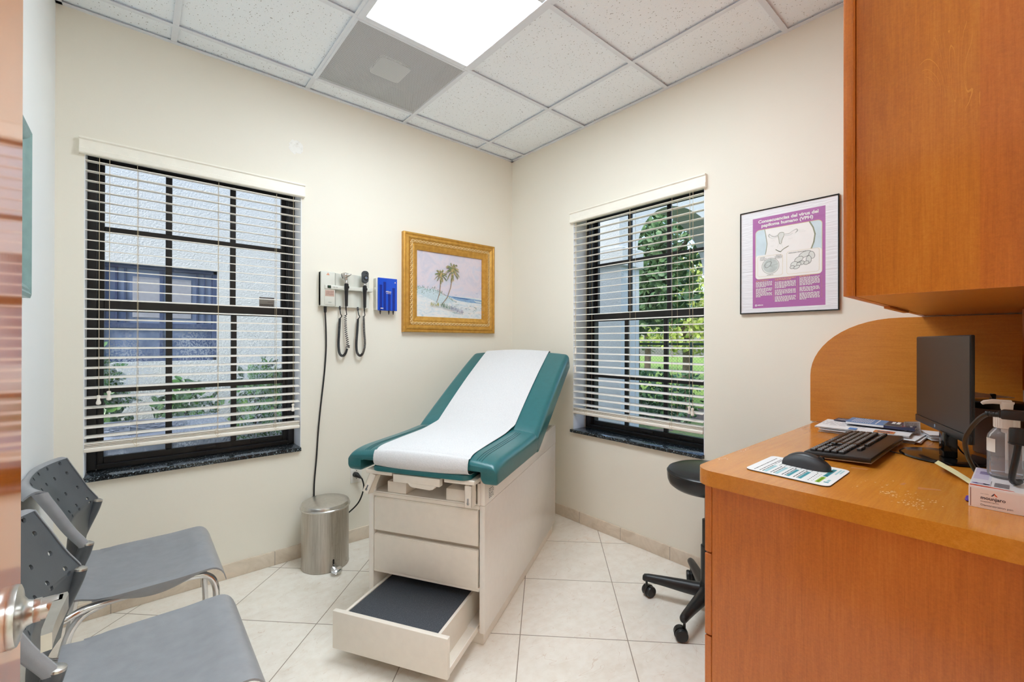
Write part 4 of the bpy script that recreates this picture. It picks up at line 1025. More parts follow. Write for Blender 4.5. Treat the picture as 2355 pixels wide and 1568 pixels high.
    m = MB(); m.shell(flange, 30, 6); m.build('top_rim', M_poly, b, local=True, sharp=50)
    for s in (-1, 1):
        def sf(i, j, s=s):
            p, _ = bpt(i*.60, s); w = .034*(1-.45*i)*(1-sstep(.9, 1, i)*.5)
            x = p.x - w*j; bul = s*.006*sin(pi*j); return (x, p.y+bul, p.z-.012*j*i), (x, p.y+bul-s*.007, p.z-.012*j*i-.001)
        m = MB(); m.shell(sf, 30, 6); m.build('side_rim', M_poly, b, local=True, sharp=50)
        # post: chrome tube ending in a plastic sleeve with a bright cap
        y = s*(HW+.010)
        m = MB(); m.tube(catmull([(.020, y, .634), (.010, y, .60), (-.018, y, .53), (-.038, y, .475)], 5), .0165, 16); sl = m.build('post_sleeve', M_poly2, root, local=True)
        m = MB(); m.lathe([(.0165, -.001), (.0155, .0035), (.010, .006), (.001, .007)], n=20, T=Matrix.Translation((.0205, y, .635)) @ Matrix.Rotation(.25, 4, 'Y')); m.build('cap', M_steel, sl, local=True)
        # front leg sweeping under the seat into the rear post
        yl = s*(HW-.030)
        m = MB(); m.tube(catmull([(-.038, y, .49), (-.050, y*.99, .455), (-.040, y*.97, .42), (.02, yl, .425), (.15, yl, .430), (.28, yl, .432), (.325, yl, .418), (.345, yl, .38), (.350, yl, .30), (.362, yl, .015)], 8), .0108, 14); m.build('leg', M_chrome, root, local=True)
        m = MB(); m.tube(catmull([(.06, yl*.93, .420), (.0, yl*.97, .395), (-.035, yl, .30), (-.070, yl, .015)], 8), .0108, 14); m.build('leg', M_chrome, root, local=True)
        for fx in (.362, -.070):
            m = MB(); m.lathe([(.0135, 0), (.014, .004), (.0135, .022), (.011, .024)], (fx, yl, 0), 16); m.build('foot_cap', M_black, root, local=True)
    return root
chair('dark grey perforated plastic chair nearest the left window', -2.452, -.662, 0)
chair('dark grey perforated plastic chair beside the open door lever', -2.455, -1.322, 0)

# ---------------------------------------------------------------- rolling stool
M_vinyl = plain('black_vinyl', srgb(24, 26, 30), .28, var=.1, bump=.08, bscale=300)
sx_, sy_ = -.314, -1.759
sl = thing('rolling_stool', 'black round vinyl stool on five casters, tucked behind the desk corner', 'stool', (sx_, sy_, 0))
m = MB(); m.lathe([(.10, .563), (.150, .566), (.168, .580), (.176, .600), (.178, .620), (.1775, .632)], n=48); m.build('seat_side', M_vinyl, sl, local=True)
m = MB(); m.lathe([(.1775, .632), (.179, .634), (.179, .638), (.1765, .640), (.172, .648), (.155, .656), (.11, .661), (.05, .663), (.001, .6635)], n=48); m.build('seat', M_vinyl, sl, local=True)
m = MB(); m.lathe([(.030, .10), (.030, .30), (.024, .305), (.024, .42), (.014, .425), (.014, .56)], n=24); m.build('column', M_black, sl, local=True)
m = MB(); m.lathe([(.04, .066), (.046, .075), (.046, .105), (.034, .125), (.032, .14)], n=24); m.build('hub', M_black, sl, local=True)
a0 = math.atan2(-1.498-sy_, -.433-sx_)
for q in range(5):
    a = a0+2*pi*q/5; Tm = Matrix.Rotation(a, 4, 'Z')
    m = MB(); rings = []
    for d, zc, hw, hh in ((.02, .092, .030, .034), (.10, .092, .026, .030), (.20, .094, .021, .023), (.262, .094, .018, .019), (.283, .092, .016, .017), (.290, .090, .011, .011)):
        rings.append([(d, y, zc+z) for y, z in [(hw*cos(t)*(1 if abs(cos(t)) < .7 else 1), hh*sin(t)) for t in [2*pi*e/14 for e in range(14)]]])
    m.loft(rings, T=Tm); lg = m.build('leg', M_black, sl, local=True)
    Tc = Tm @ Matrix.Translation((.272, 0, .028)) @ Matrix.Rotation(.9+q*1.3, 4, 'Z')
    m = MB(); m.cyl((0, 0, .020), (0, 0, .058), .0055, n=12, T=Tc)
    for s in (-1, 1): m.lathe([(.004, -.011), (.022, -.010), (.0262, -.005), (.0265, .004), (.024, .009), (.008, .0105), (.001, .0105)], n=26, T=Tc @ Matrix.Translation((-.014, s*.0145, -.0012)) @ Matrix.Rotation(-s*pi/2, 4, 'X'))
    m.rbox((-.036, -.004, -.012), (.008, .004, .022), .003, 1, T=Tc); m.lathe([(.0275, -.006), (.0285, 0), (.0275, .006)], n=26, T=Tc @ Matrix.Translation((-.014, 0, -.0005)) @ Matrix.Rotation(pi/2, 4, 'X'))
    m.build('caster', M_black, sl, local=True)

# ---------------------------------------------------------------- framed health poster on the right wall
def rv(y, z, d): return (d, y, z)
po = thing('framed_poster', 'framed purple and white health poster beside the wall cabinet', 'poster', (0, -1.984, 1.38))
FY0, FY1, FZ0, FZ1 = -2.190, -1.779, 1.379, 1.883
m = MB(); fwid = .005
for lo, hi in (((-.016, FY0, FZ0), (-.001, FY0+fwid, FZ1)), ((-.016, FY1-fwid, FZ0), (-.001, FY1, FZ1)), ((-.016, FY0+fwid, FZ0), (-.001, FY1-fwid, FZ0+fwid)), ((-.016, FY0+fwid, FZ1-fwid), (-.001, FY1-fwid, FZ1))): m.rbox(lo, hi, .0008, 1)
m.build('frame', M_blackgloss, po)
k = NT('wrinkled_backing_paper'); c = k.coord((1, .5, 5)); n1 = k.noise(c, 14, 3, .5, 1.5); k.set(Base_Color=srgb(232, 233, 238), Roughness=.35, Coat_Weight=.3, Coat_Roughness=.05); k.bump(n1, .5, .006)
MB().box((-.012, FY0+fwid, FZ0+fwid), (-.002, FY1-fwid, FZ1-fwid)).build('backing_paper', k.mat, po)
k = NT('purple_print'); c = k.coord((1, 1, 3)); n1 = k.noise(c, 10, 3, .5, 1); k.set(Base_Color=srgb(176, 104, 170), Roughness=.35, Coat_Weight=.3, Coat_Roughness=.05); k.bump(n1, .35, .004)
MPur = k.mat
pm_ = [MPur, plain('poster_white', srgb(240, 240, 238), .5, var=.01), plain('poster_blue', srgb(206, 225, 233), .5, var=.04), plain('poster_gold', srgb(214, 196, 140), .5), plain('poster_greenline', srgb(150, 156, 132), .6), plain('poster_grey', srgb(120, 124, 122), .6), plain('poster_cellgrey', srgb(196, 206, 204), .6, var=.1), plain('poster_tan', srgb(226, 178, 130), .6), plain('poster_lightgrey', srgb(222, 226, 222), .6)]
QY0, QY1, QZ0, QZ1 = -2.139, -1.838, 1.405, 1.844                  # QY1 is the poster's left edge seen from the room
PWd, PHt = QY1-QY0, QZ1-QZ0; lay = [0]
def Q(u, v): return (-.0122-.00005*lay[0], QY1-PWd*u, QZ0+PHt*v)
m = MB(); m.poly([Q(0, 0), Q(1, 0), Q(1, 1), Q(0, 1)], 0)
asp = PHt/PWd
def panel(u0, v0, u1, v1, r, mi):
    lay[0] += 1; P = [(a, b/asp) for a, b in rrect(u1-u0, (v1-v0)*asp, r, 6, (u0+u1)/2, (v0+v1)/2*asp)]; m.poly([Q(a, b) for a, b in P], mi)
def line(pts, w, mi, closed=False):
    lay[0] += .3; P = [Vector((a, b*asp)) for a, b in pts]
    if closed: P.append(P[0])
    for a, b in zip(P, P[1:]):
        if (b-a).length < 1e-6: continue
        d = (b-a).normalized(); nn = Vector((-d.y, d.x))*w; a2 = a-d*w*.5; b2 = b+d*w*.5
        m.poly([Q(q.x, q.y/asp) for q in (a2+nn, a2-nn, b2-nn, b2+nn)], mi)
panel(.04, .318, .962, .868, .06, 3); panel(.046, .323, .956, .863, .056, 2)
lay[0] += 1
Lb = [(.18, .863), (.20, .78), (.215, .70), (.20, .62), (.185, .58)]; Rb = [(.80, .863), (.845, .80), (.87, .73), (.855, .65), (.82, .58)]
m.poly([Q(*p) for p in Lb + Rb[::-1]], 1); line(Lb, .005, 4); line(Rb, .009, 4)
panel(.046, .323, .956, .585, .04, 1)
def cst(pts, n=6): return [(p.x, p.y) for p in catmull([(a, b, 0) for a, b in pts], n)]
lay[0] += 1
m.poly([Q(*p) for p in cst([(.37, .775), (.40, .80), (.45, .795), (.455, .765), (.43, .72), (.42, .685), (.395, .685), (.385, .73), (.37, .775)])], 8)
line(cst([(.37, .775), (.40, .80), (.45, .795), (.455, .765), (.43, .72), (.42, .685), (.395, .685), (.385, .73), (.37, .775)]), .0035, 4)
line(cst([(.37, .78), (.32, .765), (.27, .785), (.25, .80), (.235, .785), (.255, .765)]), .004, 8); line(cst([(.455, .785), (.52, .775), (.58, .80), (.63, .81), (.64, .79), (.61, .775)]), .004, 8)
line(cst([(.37, .762), (.31, .75), (.27, .76)]), .003, 8); line(cst([(.455, .768), (.53, .757), (.58, .775)]), .003, 8)
line(cst([(.34, .625), (.38, .605), (.41, .595)]), .005, 4); line(cst([(.41, .595), (.45, .62), (.52, .645)]), .005, 4)
line([(.385, .685), (.36, .64)], .003, 8); line([(.42, .685), (.44, .64)], .003, 8)
panel(.075, .345, .44, .57, .035, 3); panel(.078, .347, .437, .568, .033, 1); panel(.495, .345, .925, .585, .035, 3); panel(.498, .347, .922, .583, .033, 1)
lay[0] += 1; m.poly([Q(.265+.125*cos(t), .455+.125/asp*sin(t)) for t in [2*pi*i/40 for i in range(40)]], 8); lay[0] += 1
m.poly([Q(.268+.108*cos(t), .457+.108/asp*sin(t)) for t in [2*pi*i/40 for i in range(40)]], 6); line([(.265+.125*cos(t), .455+.125/asp*sin(t)) for t in [2*pi*i/40 for i in range(40)]], .002, 5, True)
line(cst([(.18, .47), (.22, .50), (.28, .495), (.26, .46), (.22, .44), (.19, .445), (.18, .47)]), .003, 5); line([(.265, .455), (.37, .47)], .0015, 5); line([(.265, .455), (.27, .535)], .0015, 5); line([(.24, .46), (.30, .44)], .0015, 5)
for cx, cy, rx, ry, an in ((.74, .535, .085, .028, .35), (.83, .52, .035, .038, .3), (.66, .49, .06, .026, .45), (.79, .475, .034, .04, 0), (.60, .44, .05, .03, .4), (.70, .45, .035, .02, .2), (.66, .44, .03, .018, .2), (.76, .445, .035, .018, .3), (.63, .41, .042, .016, .35), (.57, .415, .03, .016, .3)):
    pts = [(cx+rx*cos(t)*cos(an)-ry*asp*sin(t)*sin(an), cy+(rx*cos(t)*sin(an)/asp+ry*sin(t)*cos(an))) for t in [2*pi*i/18 for i in range(18)]]
    lay[0] += .4; m.poly([Q(*p) for p in pts], 8); line(pts, .0032, 5, True)
def ptxt(s, u, v, size, mi, fit=None, align='CENTER', bold=.0008):
    lay[0] += .5
    dx = -.0122-.00005*lay[0]
    add_text(m, s, size, lambda a, b: (dx, QY1-PWd*u-a, QZ0+PHt*v+b), mi, bold, align, fit)
ptxt('Consecuencias del virus del', .50, .955, .0205, 1, .250, bold=.0007); ptxt('papiloma humano (VPH)', .49, .908, .0205, 1, .215, bold=.0007)
ptxt('VERRUGAS GENITALES', .635, .567, .0058, 5, .072, bold=.0001); ptxt('CÁNCER', .11, .555, .0056, 5, None, 'LEFT', .0001); ptxt('DE CUELLO', .11, .541, .0056, 5, None, 'LEFT', .0001); ptxt('UTERINO', .11, .527, .0056, 5, None, 'LEFT', .0001)
ptxt('CÉLULAS', .38, .56, .0056, 5, None, bold=.0001); ptxt('ANORMALES', .38, .546, .0056, 5, None, bold=.0001); ptxt('DE CUELLO', .38, .532, .0056, 5, None, bold=.0001); ptxt('NORMALES', .26, .357, .0056, 5, None, bold=.0001)
ptxt('Ovario', .55, .845, .0066, 8, bold=0); ptxt('Trompa', .69, .792, .0066, 8, bold=0); ptxt('de Falopio', .71, .776, .0066, 8, bold=0); ptxt('Ovario', .55, .722, .0066, 8, bold=0); ptxt('Cuello', .30, .725, .0066, 8, bold=0); ptxt('Vagina', .29, .67, .0066, 8, bold=0)
rr = random.Random(2)                                                # body copy too small to read in the photo: dashes
def copy_block(u0, u1, v, n, mi=1, dv=.0125):
    for i in range(n):
        e = u1 if i < n-1 else u0+(u1-u0)*rr.uniform(.3, .8); u = u0
        while u < e-.01:
            w = rr.uniform(.012, .04); lay[0] += .002; a, b = u, min(u+w, e); h = .0036
            m.poly([Q(a, v-i*dv-h), Q(b, v-i*dv-h), Q(b, v-i*dv+h), Q(a, v-i*dv+h)], mi); u += w+.007
for u0, u1, blocks in ((.05, .29, ((.302, 1, 7), (.286, 5, 1), (.215, 4, 1), (.165, 4, 1))), (.33, .62, ((.306, 2, 7), (.272, 6, 1), (.186, 5, 1), (.115, 5, 1))), (.67, .93, ((.31, 1, 7), (.295, 7, 1), (.195, 4, 1), (.135, 6, 1)))):
    for v, n, mi in blocks: copy_block(u0, u1, v, n, mi)
for u in (.31, .645, .955): line([(u, .30), (u, .08)], .0012, 7)
line([(.035, .29), (.035, .06)], .0012, 7)
lay[0] += 1; m.poly([Q(.052+.016*cos(t), .032+.016/asp*sin(t)) for t in [2*pi*i/20 for i in range(20)]], 1); ptxt('MERCK', .075, .032, .0078, 1, None, 'LEFT', .0003)
lay[0] += .5; m.poly([Q(.052+.008*cos(t), .032+.008/asp*sin(t)) for t in [2*pi*i/6 for i in range(6)]], 0)
m.build('print', pm_, po, sharp=0)
# ---------------------------------------------------------------- things on the worktop
ZT = DT
mo = thing('monitor', 'switched-off black flat monitor angled on the worktop', 'monitor', (-.427, -2.541, ZT), .3705)
k = NT('matte_screen'); k.set(Base_Color=srgb(30, 26, 26), Roughness=.42, Specular_IOR_Level=.6); M_scr = k.mat
z0, z1, hw = .965-ZT, 1.260-ZT, .2155
m = MB(); m.rbox((-hw, -.010, z0), (hw, -.001, z1), .003, 2); m.rbox((-.12, -.036, z0+.05), (.12, -.009, z1-.06), .008, 2); m.build('case', M_black, mo, local=True)
MB().rbox((-hw+.003, -.0015, z0+.024), (hw-.003, .0002, z1-.003), .0006, 1).build('screen', M_scr, mo, local=True)
ch = MB(); ch.rbox((-hw, -.0095, z0), (hw, .003, z0+.023), .002, 2); ch = ch.build('chin', M_black, mo, local=True)
lx, lz = .030, z0+.0115; m = MB()                                    # small pale round mark on the chin
m.poly([(lx+.0052*cos(t), .0033, lz+.0052*sin(t)) for t in [2*pi*i/24 for i in range(24)]], 0)
for dx in (-.0016, .0016): m.poly([(lx+dx-.0012, .0035, lz-.0032), (lx+dx-.0005, .0035, lz-.0032), (lx+dx+.0010, .0035, lz+.0032), (lx+dx+.0003, .0035, lz+.0032)], 1)
m.build('maker_mark', [plain('pale_blue_print', srgb(160, 184, 206), .4), M_black], ch, local=True, sharp=0)
MB().rbox((-.066, -.022, .010), (-.024, .009, z0+.006), .003, 2).build('neck', M_blackgloss, mo, local=True)
m = MB(); m.lathe([(.001, 0), (.100, 0), (.104, .003), (.100, .007), (.09, .0085), (.001, .0095)], (-.018, -.004, 0), 48, sx=1.12, sy=.98); m.build('base', M_blackgloss, mo, local=True)

kb = thing('keyboard', 'black full-size keyboard in front of the monitor', 'keyboard', (-.528, -2.355, ZT), pi-.01)
KW, KD = .462, .166
m = MB(); Tk = Matrix.Translation((0, -KD/2, .003)) @ Matrix.Rotation(radians(3.6), 4, 'X')
m.rbox((-KW/2, 0, 0), (KW/2, KD, .0145), .005, 2, T=Tk); kbd = m.build('case', M_black, kb, local=True)
m = MB(); m.rbox((-KW/2+.002, .001, -.0022), (KW/2-.002, KD-.001, .0005), .001, 1, T=Tk); m.rbox((-.19, KD-.02, -.0115), (-.15, KD-.005, -.002), .001, 1, T=Tk); m.build('underside', plain('tan_underside_edge', srgb(176, 150, 128), .5), kbd, local=True)
M_key = plain('black_keycap', srgb(44, 40, 38), .42, var=.08); M_leg = plain('key_legend', srgb(190, 190, 190), .6)
keys = MB(); leg = MB(); rr = random.Random(4)
def key(x, y, w, h=.0165, marks=1):
    keys.rbox((x+.0012, y+.0012, .013), (x+w-.0012, y+h, .0222), .002, 1, T=Tk)
    if marks:
        leg.box((x+.004, y+h*.5, .0223), (x+.0075, y+h*.5+.004, .0226), T=Tk)
        if marks > 1: leg.box((x+.010, y+h*.3, .0223), (x+.013, y+h*.3+.003, .0226), T=Tk)
u = .0198; x0k = -KW/2+.012
rows = [(.012, [1.25, 1.25, 1.25, 6, 1.25, 1.25, 1.25, 1.5]), (.030, [2.25]+[1]*10+[2.75]), (.048, [1.75]+[1]*11+[2.25]), (.066, [1.5]+[1]*12+[1.5]), (.084, [1]*13+[2])]
for y, ws_ in rows:
    x = x0k
    for w_ in ws_: key(x, y, w_*u, marks=(0 if w_ == 6 else rr.choice((1, 2)))); x += w_*u
x = x0k
for g_ in (1, 4, 4, 4):
    for q in range(g_): key(x, .112, u*.94, .013); x += u*.94
    x += u*.42
xn = x0k+15.3*u
for q in range(3):
    for y in (.066, .084): key(xn+q*u*.92, y, u*.92, marks=2)
    key(xn+q*u*.92, .012, u*.92)
    key(xn+q*u*.92, .112, u*.92, .013)
key(xn+u*.92, .030, u*.92)
xp = xn+3.1*u*.95
for y in (.012, .030, .048, .066, .084):
    for q in range(4):
        if xp+(q+1)*u*.92 < KW/2-.004: key(xp+q*u*.92, y, u*.92, marks=2)
keys.build('keys', M_key, kbd, local=True); leg.build('key_legends', M_leg, kbd, local=True, sharp=0)
m = MB(); m.tube(catmull([(-.012, .082, .010), (-.03, .10, .004), (-.06, .108, .003)], 8), .0017, 6); m.build('cable', M_black, kb, local=True)

# mouse pad with printed lines, mouse
mp_ = thing('mouse_pad', 'white mouse pad printed with teal and green bars', 'mouse pad', (-.940, -2.307, ZT), 0)
P = rrect(.208, .198, .018, 6); P = [(x+.012*(y/.198), y) for x, y in P]
m = MB(); m.prism(P, lambda a, b, d: (a, b, d), 0, .0022); m.build('base', M_black, mp_, local=True)
m = MB(); m.prism(P, lambda a, b, d: (a, b, d), .0022, .0030); top = m.build('top', plain('pad_white', srgb(238, 240, 240), .5, var=.01), mp_, local=True)
mats = [plain('pad_black', srgb(40, 44, 48), .6), plain('pad_teal', srgb(60, 150, 164), .6), plain('pad_paleteal', srgb(160, 205, 212), .6), plain('pad_green', srgb(140, 190, 50), .6), plain('pad_grey', srgb(150, 160, 164), .6)]
rr = random.Random(8); m = MB()
def bar(x0_, y0_, x1_, y1_, mi): m.box((x0_, y0_, .0030), (x1_, y1_, .0032), mi)
# the print reads from the seat side (turned 180 deg from the room side)
y = .078
for j in range(9):
    mi = (None, None, 2, None, 2, None, 1, None, 1)[j]
    if mi: bar(-.088, y-.004, -.005, y+.004, mi)
    x = -.086
    while x < (.075 if j < 2 else -.004): w_ = rr.uniform(.006, .02); bar(x, y-.0011+(.0066 if mi else 0), x+w_, y+.0011+(.0066 if mi else 0), 0); x += w_+.003
    y -= .0135
for i in range(9): bar(.004+i*.0002, .058-i*.013, .030, .060-i*.013, 4); bar(.036, .058-i*.013, .036+rr.uniform(.02, .05), .060-i*.013, 0)
for i in range(7): bar(-.086+i*.013, -.050, -.080+i*.013, -.048, 0); bar(-.084+i*.013, -.058, -.082+i*.013, -.056, 0)
bar(-.088, -.074, -.028, -.064, 3); bar(-.020, -.074, .074, -.064, 1)
for i in range(5): bar(-.084+i*.011, -.071, -.078+i*.011, -.0675, 4)
for i in range(10): bar(-.018+i*.009, -.0705, -.013+i*.009, -.068, 4)
bar(.02, -.084, .08, -.080, 2); bar(.035, -.090, .08, -.087, 2); bar(-.078, -.090, -.070, -.080, 1); bar(-.066, -.089, -.045, -.083, 2)
m.build('print', mats, top, local=True, sharp=0)
ms_ = thing('computer_mouse', 'black computer mouse lying on the white mouse pad', 'mouse', (-.893, -2.318, ZT+.0033), pi-.16)
def mouse_s(sc, zb, zt_):
    rings = []
    N = 16
    for i in range(N+1):
        t = i/N; y = -.055+.11*t
        w_ = .031*sqrt(max(.0, 1-((t-.42)/.60)**4))*(1-.12*t); h = zt_*(sin(pi*min(1, .10+t*.80))**.75)*(1-.15*t)+.004
        w_ = max(w_, .004)*sc; rings.append([(w_*cos(a)*(1-.06*sin(a)), y*sc, zb+max(0, h*(sin(a)**.7 if sin(a) > 0 else 0))) for a in [pi*q/14 for q in range(15)]])
    return rings
m = MB(); m.loft(mouse_s(1, 0, .036)); bdy = m.build('body', plain('mouse_rubber', srgb(48, 50, 54), .5, var=.08, bump=.2, bscale=900), ms_, local=True, sharp=60)
m = MB(); R_ = [r for r in mouse_s(.985, .0015, .0372)]; R2 = []
for r in R_: R2.append([(p[0]*.80, p[1], p[2]) for p in r[3:12]])
m.add([p for r in R2 for p in r], [(j*9+i, j*9+i+1, (j+1)*9+i+1, (j+1)*9+i) for j in range(1, 15) for i in range(8)])
m.build('top_shell', plain('mouse_top', srgb(34, 34, 36), .35, var=.06), bdy, local=True, sharp=60)
m = MB(); m.cyl((-.0035, .034, .029), (.0035, .034, .029), .008, n=18); m.build('scroll_wheel', M_blackgloss, bdy, local=True)

# papers by the backsplash
M_paper = plain('white_paper', srgb(238, 238, 240), .8, var=.02)
def sheet(mb, cx, cy, w_, d_, rz, z, bow=.002, m_=0, th=.0006, seed=0):
    R_ = Matrix.Translation((cx, cy, 0)) @ Matrix.Rotation(rz, 4, 'Z')
    mb.shell(lambda i, j: (tuple(R_ @ Vector(((i-.5)*w_, (j-.5)*d_, z+bow*sin(pi*i+seed)*sin(3*j+seed)))), tuple(R_ @ Vector(((i-.5)*w_, (j-.5)*d_, z-th+bow*sin(pi*i+seed)*sin(3*j+seed))))), 10, 10, m=m_)
M_dash = plain('print_grey', srgb(120, 124, 134), .8)
def dashes(mb, cx, cy, w_, d_, rz, z, n, m_, rs):
    R_ = Matrix.Translation((cx, cy, 0)) @ Matrix.Rotation(rz, 4, 'Z')
    for i in range(n):
        y = d_*(.42-.84*i/n); x = -w_*.4
        while x < w_*.38: q = rs.uniform(.008, .03); mb.box((x, y, z), (x+q, y+.0022, z+.0002), m_, T=R_); x += q+.006
rr = random.Random(9)
m = MB()
for i in range(6): sheet(m, -.165+rr.uniform(-.012, .012), -2.318+rr.uniform(-.02, .014), .225, .285, rr.uniform(-.05, .05), ZT+.0024+.0022*i, .0009, seed=i)
tag(m.build('loose_papers', M_paper, sharp=40), 'untidy sheaf of white papers at the bottom of the pile behind the keyboard', 'papers', 'papers piled behind the keyboard')
m = MB(); zz = ZT+.0185
for i in range(3): sheet(m, -.165, -2.305, .215, .280, .04, zz+i*.0022, .0010, seed=1.2+i*.1)
nl = m.build('newsletter', M_paper, sharp=40); tag(nl, 'white newsletter with small colour pictures, under the blue booklet behind the keyboard', 'newsletter', 'papers piled behind the keyboard')
m = MB(); zt2 = zz+.0062; dashes(m, -.165, -2.235, .20, .11, pi/2, zt2+.0002, 5, 0, rr)
Rn = Matrix.Translation((-.165, -2.305, 0)) @ Matrix.Rotation(.04, 4, 'Z')
m.box((-.104, -.098, zt2), (-.05, -.040, zt2+.0005), 1, T=Rn); m.box((-.104, .010, zt2), (-.065, .034, zt2+.0005), 2, T=Rn); m.rbox((-.09, -.085, zt2+.0003), (-.07, -.05, zt2+.0009), .0002, 1, m=3, T=Rn); m.rbox((-.075, -.092, zt2+.0003), (-.058, -.075, zt2+.0009), .0002, 1, m=4, T=Rn)
m.build('print', [M_dash, plain('print_orange', srgb(214, 140, 84), .6, var=.2, nscale=90), plain('print_blue', srgb(84, 140, 206), .6, var=.2, nscale=90), plain('print_slate', srgb(70, 80, 96), .6), plain('print_red', srgb(190, 70, 50), .6)], nl, sharp=0)
M_navy = plain('navy_cover', srgb(50, 56, 84), .4, var=.08); M_skyb = plain('blue_cover', srgb(92, 146, 200), .4, var=.06)
m = MB(); m.rbox((-.10, -2.285, ZT+.0262), (-.028, -2.19, ZT+.0292), .0004, 1); lf = m.build('leaflet', M_navy); tag(lf, 'dark navy leaflet tucked beside the blue booklet against the backsplash', 'leaflet', 'papers piled behind the keyboard')
m = MB(); dashes(m, -.064, -2.235, .08, .06, pi/2, ZT+.0292, 5, 0, rr); m.build('print', M_paper, lf, sharp=0)
bl = thing('booklet', 'blue and navy booklet topping the paper pile behind the keyboard', 'booklet', (-.104, -2.350, ZT+.0298), .03, group='papers piled behind the keyboard')
m = MB(); m.rbox((-.068, -.098, 0), (.066, .104, .0085), .0006, 1); m.build('pages', M_paper, bl, local=True)
m = MB(); m.box((-.069, -.100, .0085), (.067, -.012, .0095), 0).box((-.069, -.012, .0085), (.067, .106, .0095), 1).box((-.069, -.100, -.0006), (.067, .106, .0), 0).box((-.0705, -.100, -.0006), (-.0688, -.012, .0095), 0)
cv = m.build('cover', [M_navy, M_skyb], bl, local=True)
m = MB(); rr = random.Random(12)
for i in range(9):
    x = -.055
    while x < .04: q = rr.uniform(.01, .03); m.box((x, .03+i*.007, .0095), (x+q, .0325+i*.007, .0097), 0); x += q+.004
m.box((-.06, .012, .0095), (.06, .0155, .0097), 0); m.box((.0, -.036, .0095), (.05, -.026, .0097), 0); m.box((.0, -.050, .0095), (.055, -.040, .0097), 0); m.box((-.04, -.09, .0095), (-.005, -.084, .0097), 0); m.box((.01, -.09, .0095), (.05, -.084, .0097), 0)
pts = [(-.035+.030*cos(t), -.034+.026*sin(t)) for t in [2*pi*i/30 for i in range(31)]]
m.tube([(a, b, .0096) for a, b in pts], .0007, 4, m=1); m.poly([(-.05, -.075, .0097), (-.03, -.07, .0097), (-.045, -.06, .0097)], 2)
m.build('print', [M_paper, plain('print_pale', srgb(170, 210, 170), .6), plain('print_red2', srgb(200, 60, 60), .6)], cv, local=True, sharp=0)
# papers under the monitor
m = MB()
for i in range(7): sheet(m, -.115+rr.uniform(-.006, .006), -2.508+rr.uniform(-.008, .008), .10, .06, .35+rr.uniform(-.08, .08), ZT+.003+.0036*i, .0012, seed=i*.7)
tag(m.build('folded_papers', M_paper, sharp=40), 'small bundle of folded white papers lying under the monitor', 'papers', 'papers below the monitor')
m = MB(); R_ = Matrix.Translation((-.128, -2.447, ZT+.0005)) @ Matrix.Rotation(-.62, 4, 'Z') @ Matrix.Rotation(-.16, 4, 'X')
m.shell(lambda i, j: (tuple(R_ @ Vector(((i-.5)*.066, .004*sin(3*j), j*.058))), tuple(R_ @ Vector(((i-.5)*.066, .004*sin(3*j)+.0006, j*.058)))), 6, 8)
rc = m.build('paper_slip', M_paper, sharp=40); tag(rc, 'white printed slip standing upright at the lower corner of the monitor', 'paper slip', 'papers below the monitor')
m = MB()
for i in range(9):
    x = -.026
    while x < .024: q = rr.uniform(.005, .015); m.box((x, -.0012+.004*sin(3*(i+1)*.1), .008+i*.0052), (min(x+q, .026), -.0008+.004*sin(3*(i+1)*.1), .0094+i*.0052), T=R_); x += q+.003
m.build('print', M_dash, rc, sharp=0)
# monitor lead trailing on the desk
m = MB(); m.tube(catmull([(-.43, -2.57, ZT+.06), (-.46, -2.59, ZT+.03), (-.50, -2.618, ZT+.012), (-.54, -2.632, ZT+.003), (-.60, -2.645, ZT+.003), (-.66, -2.66, ZT+.003)], 6), .0022, 6)
m.build('cable', M_black, mo)

# medicine demonstration box
bx = thing('medicine_box', 'white and lilac medicine demonstration box at the worktop edge', 'box', (-.855, -2.678, ZT))
BX0, BX1, BY0, BY1, BZ = -.957, -.752, -2.7215, -2.636, .0455
m = MB(); m.rbox((BX0, BY0, ZT), (BX1, BY1, ZT+BZ), .0008, 1); m.build('carton', plain('white_carton', srgb(238, 234, 236), .35, var=.01), bx)
mats = [plain('box_blush', srgb(240, 226, 224), .4, var=.01), plain('box_orange', srgb(216, 84, 46), .4), plain('box_purple', srgb(78, 48, 132), .4), plain('box_ink', srgb(66, 56, 74), .5), plain('box_lilac', srgb(206, 198, 222), .4), plain('box_pale', srgb(224, 222, 232), .4), plain('box_maroon', srgb(120, 50, 44), .5)]
m = MB(); e = BX0-.0003
m.poly([(e, BY1-.003, ZT+.002), (e, BY0, ZT+.002), (e, BY0, ZT+.041), (e, BY1-.003, ZT+.041)], 0); m.poly([(e-.0001, BY1-.0025, ZT+.002), (e-.0001, BY1-.0035, ZT+.002), (e-.0001, BY1-.0035, ZT+.041), (e-.0001, BY1-.0025, ZT+.041)], 6)
def bt(s, y, z, size, mi, fit, bold=.0): add_text(m, s, size, lambda a, b: (e-.0003, y-a, ZT+z+b), mi, bold, 'LEFT', fit)
bt('mounjaro', -2.6535, .0232, .0098, 3, .0355, .00022); bt('(tirzepatide) injection', -2.6535, .0158, .0036, 3, .026); bt('Demonstration pen', -2.6535, .0082, .0058, 3, .0455); bt('once weekly', -2.6535, .0318, .0022, 3, .012)
yj = -2.6735; zj = ZT+.0292
m.poly([(e-.0003, yj+.005, zj), (e-.0003, yj+.0025, zj), (e-.0003, yj, zj+.0035), (e-.0003, yj, zj+.0068)], 3); m.poly([(e-.0003, yj, zj+.0068), (e-.0003, yj, zj+.0035), (e-.0003, yj-.0025, zj), (e-.0003, yj-.005, zj)], 1)
t_ = ZT+BZ+.0003
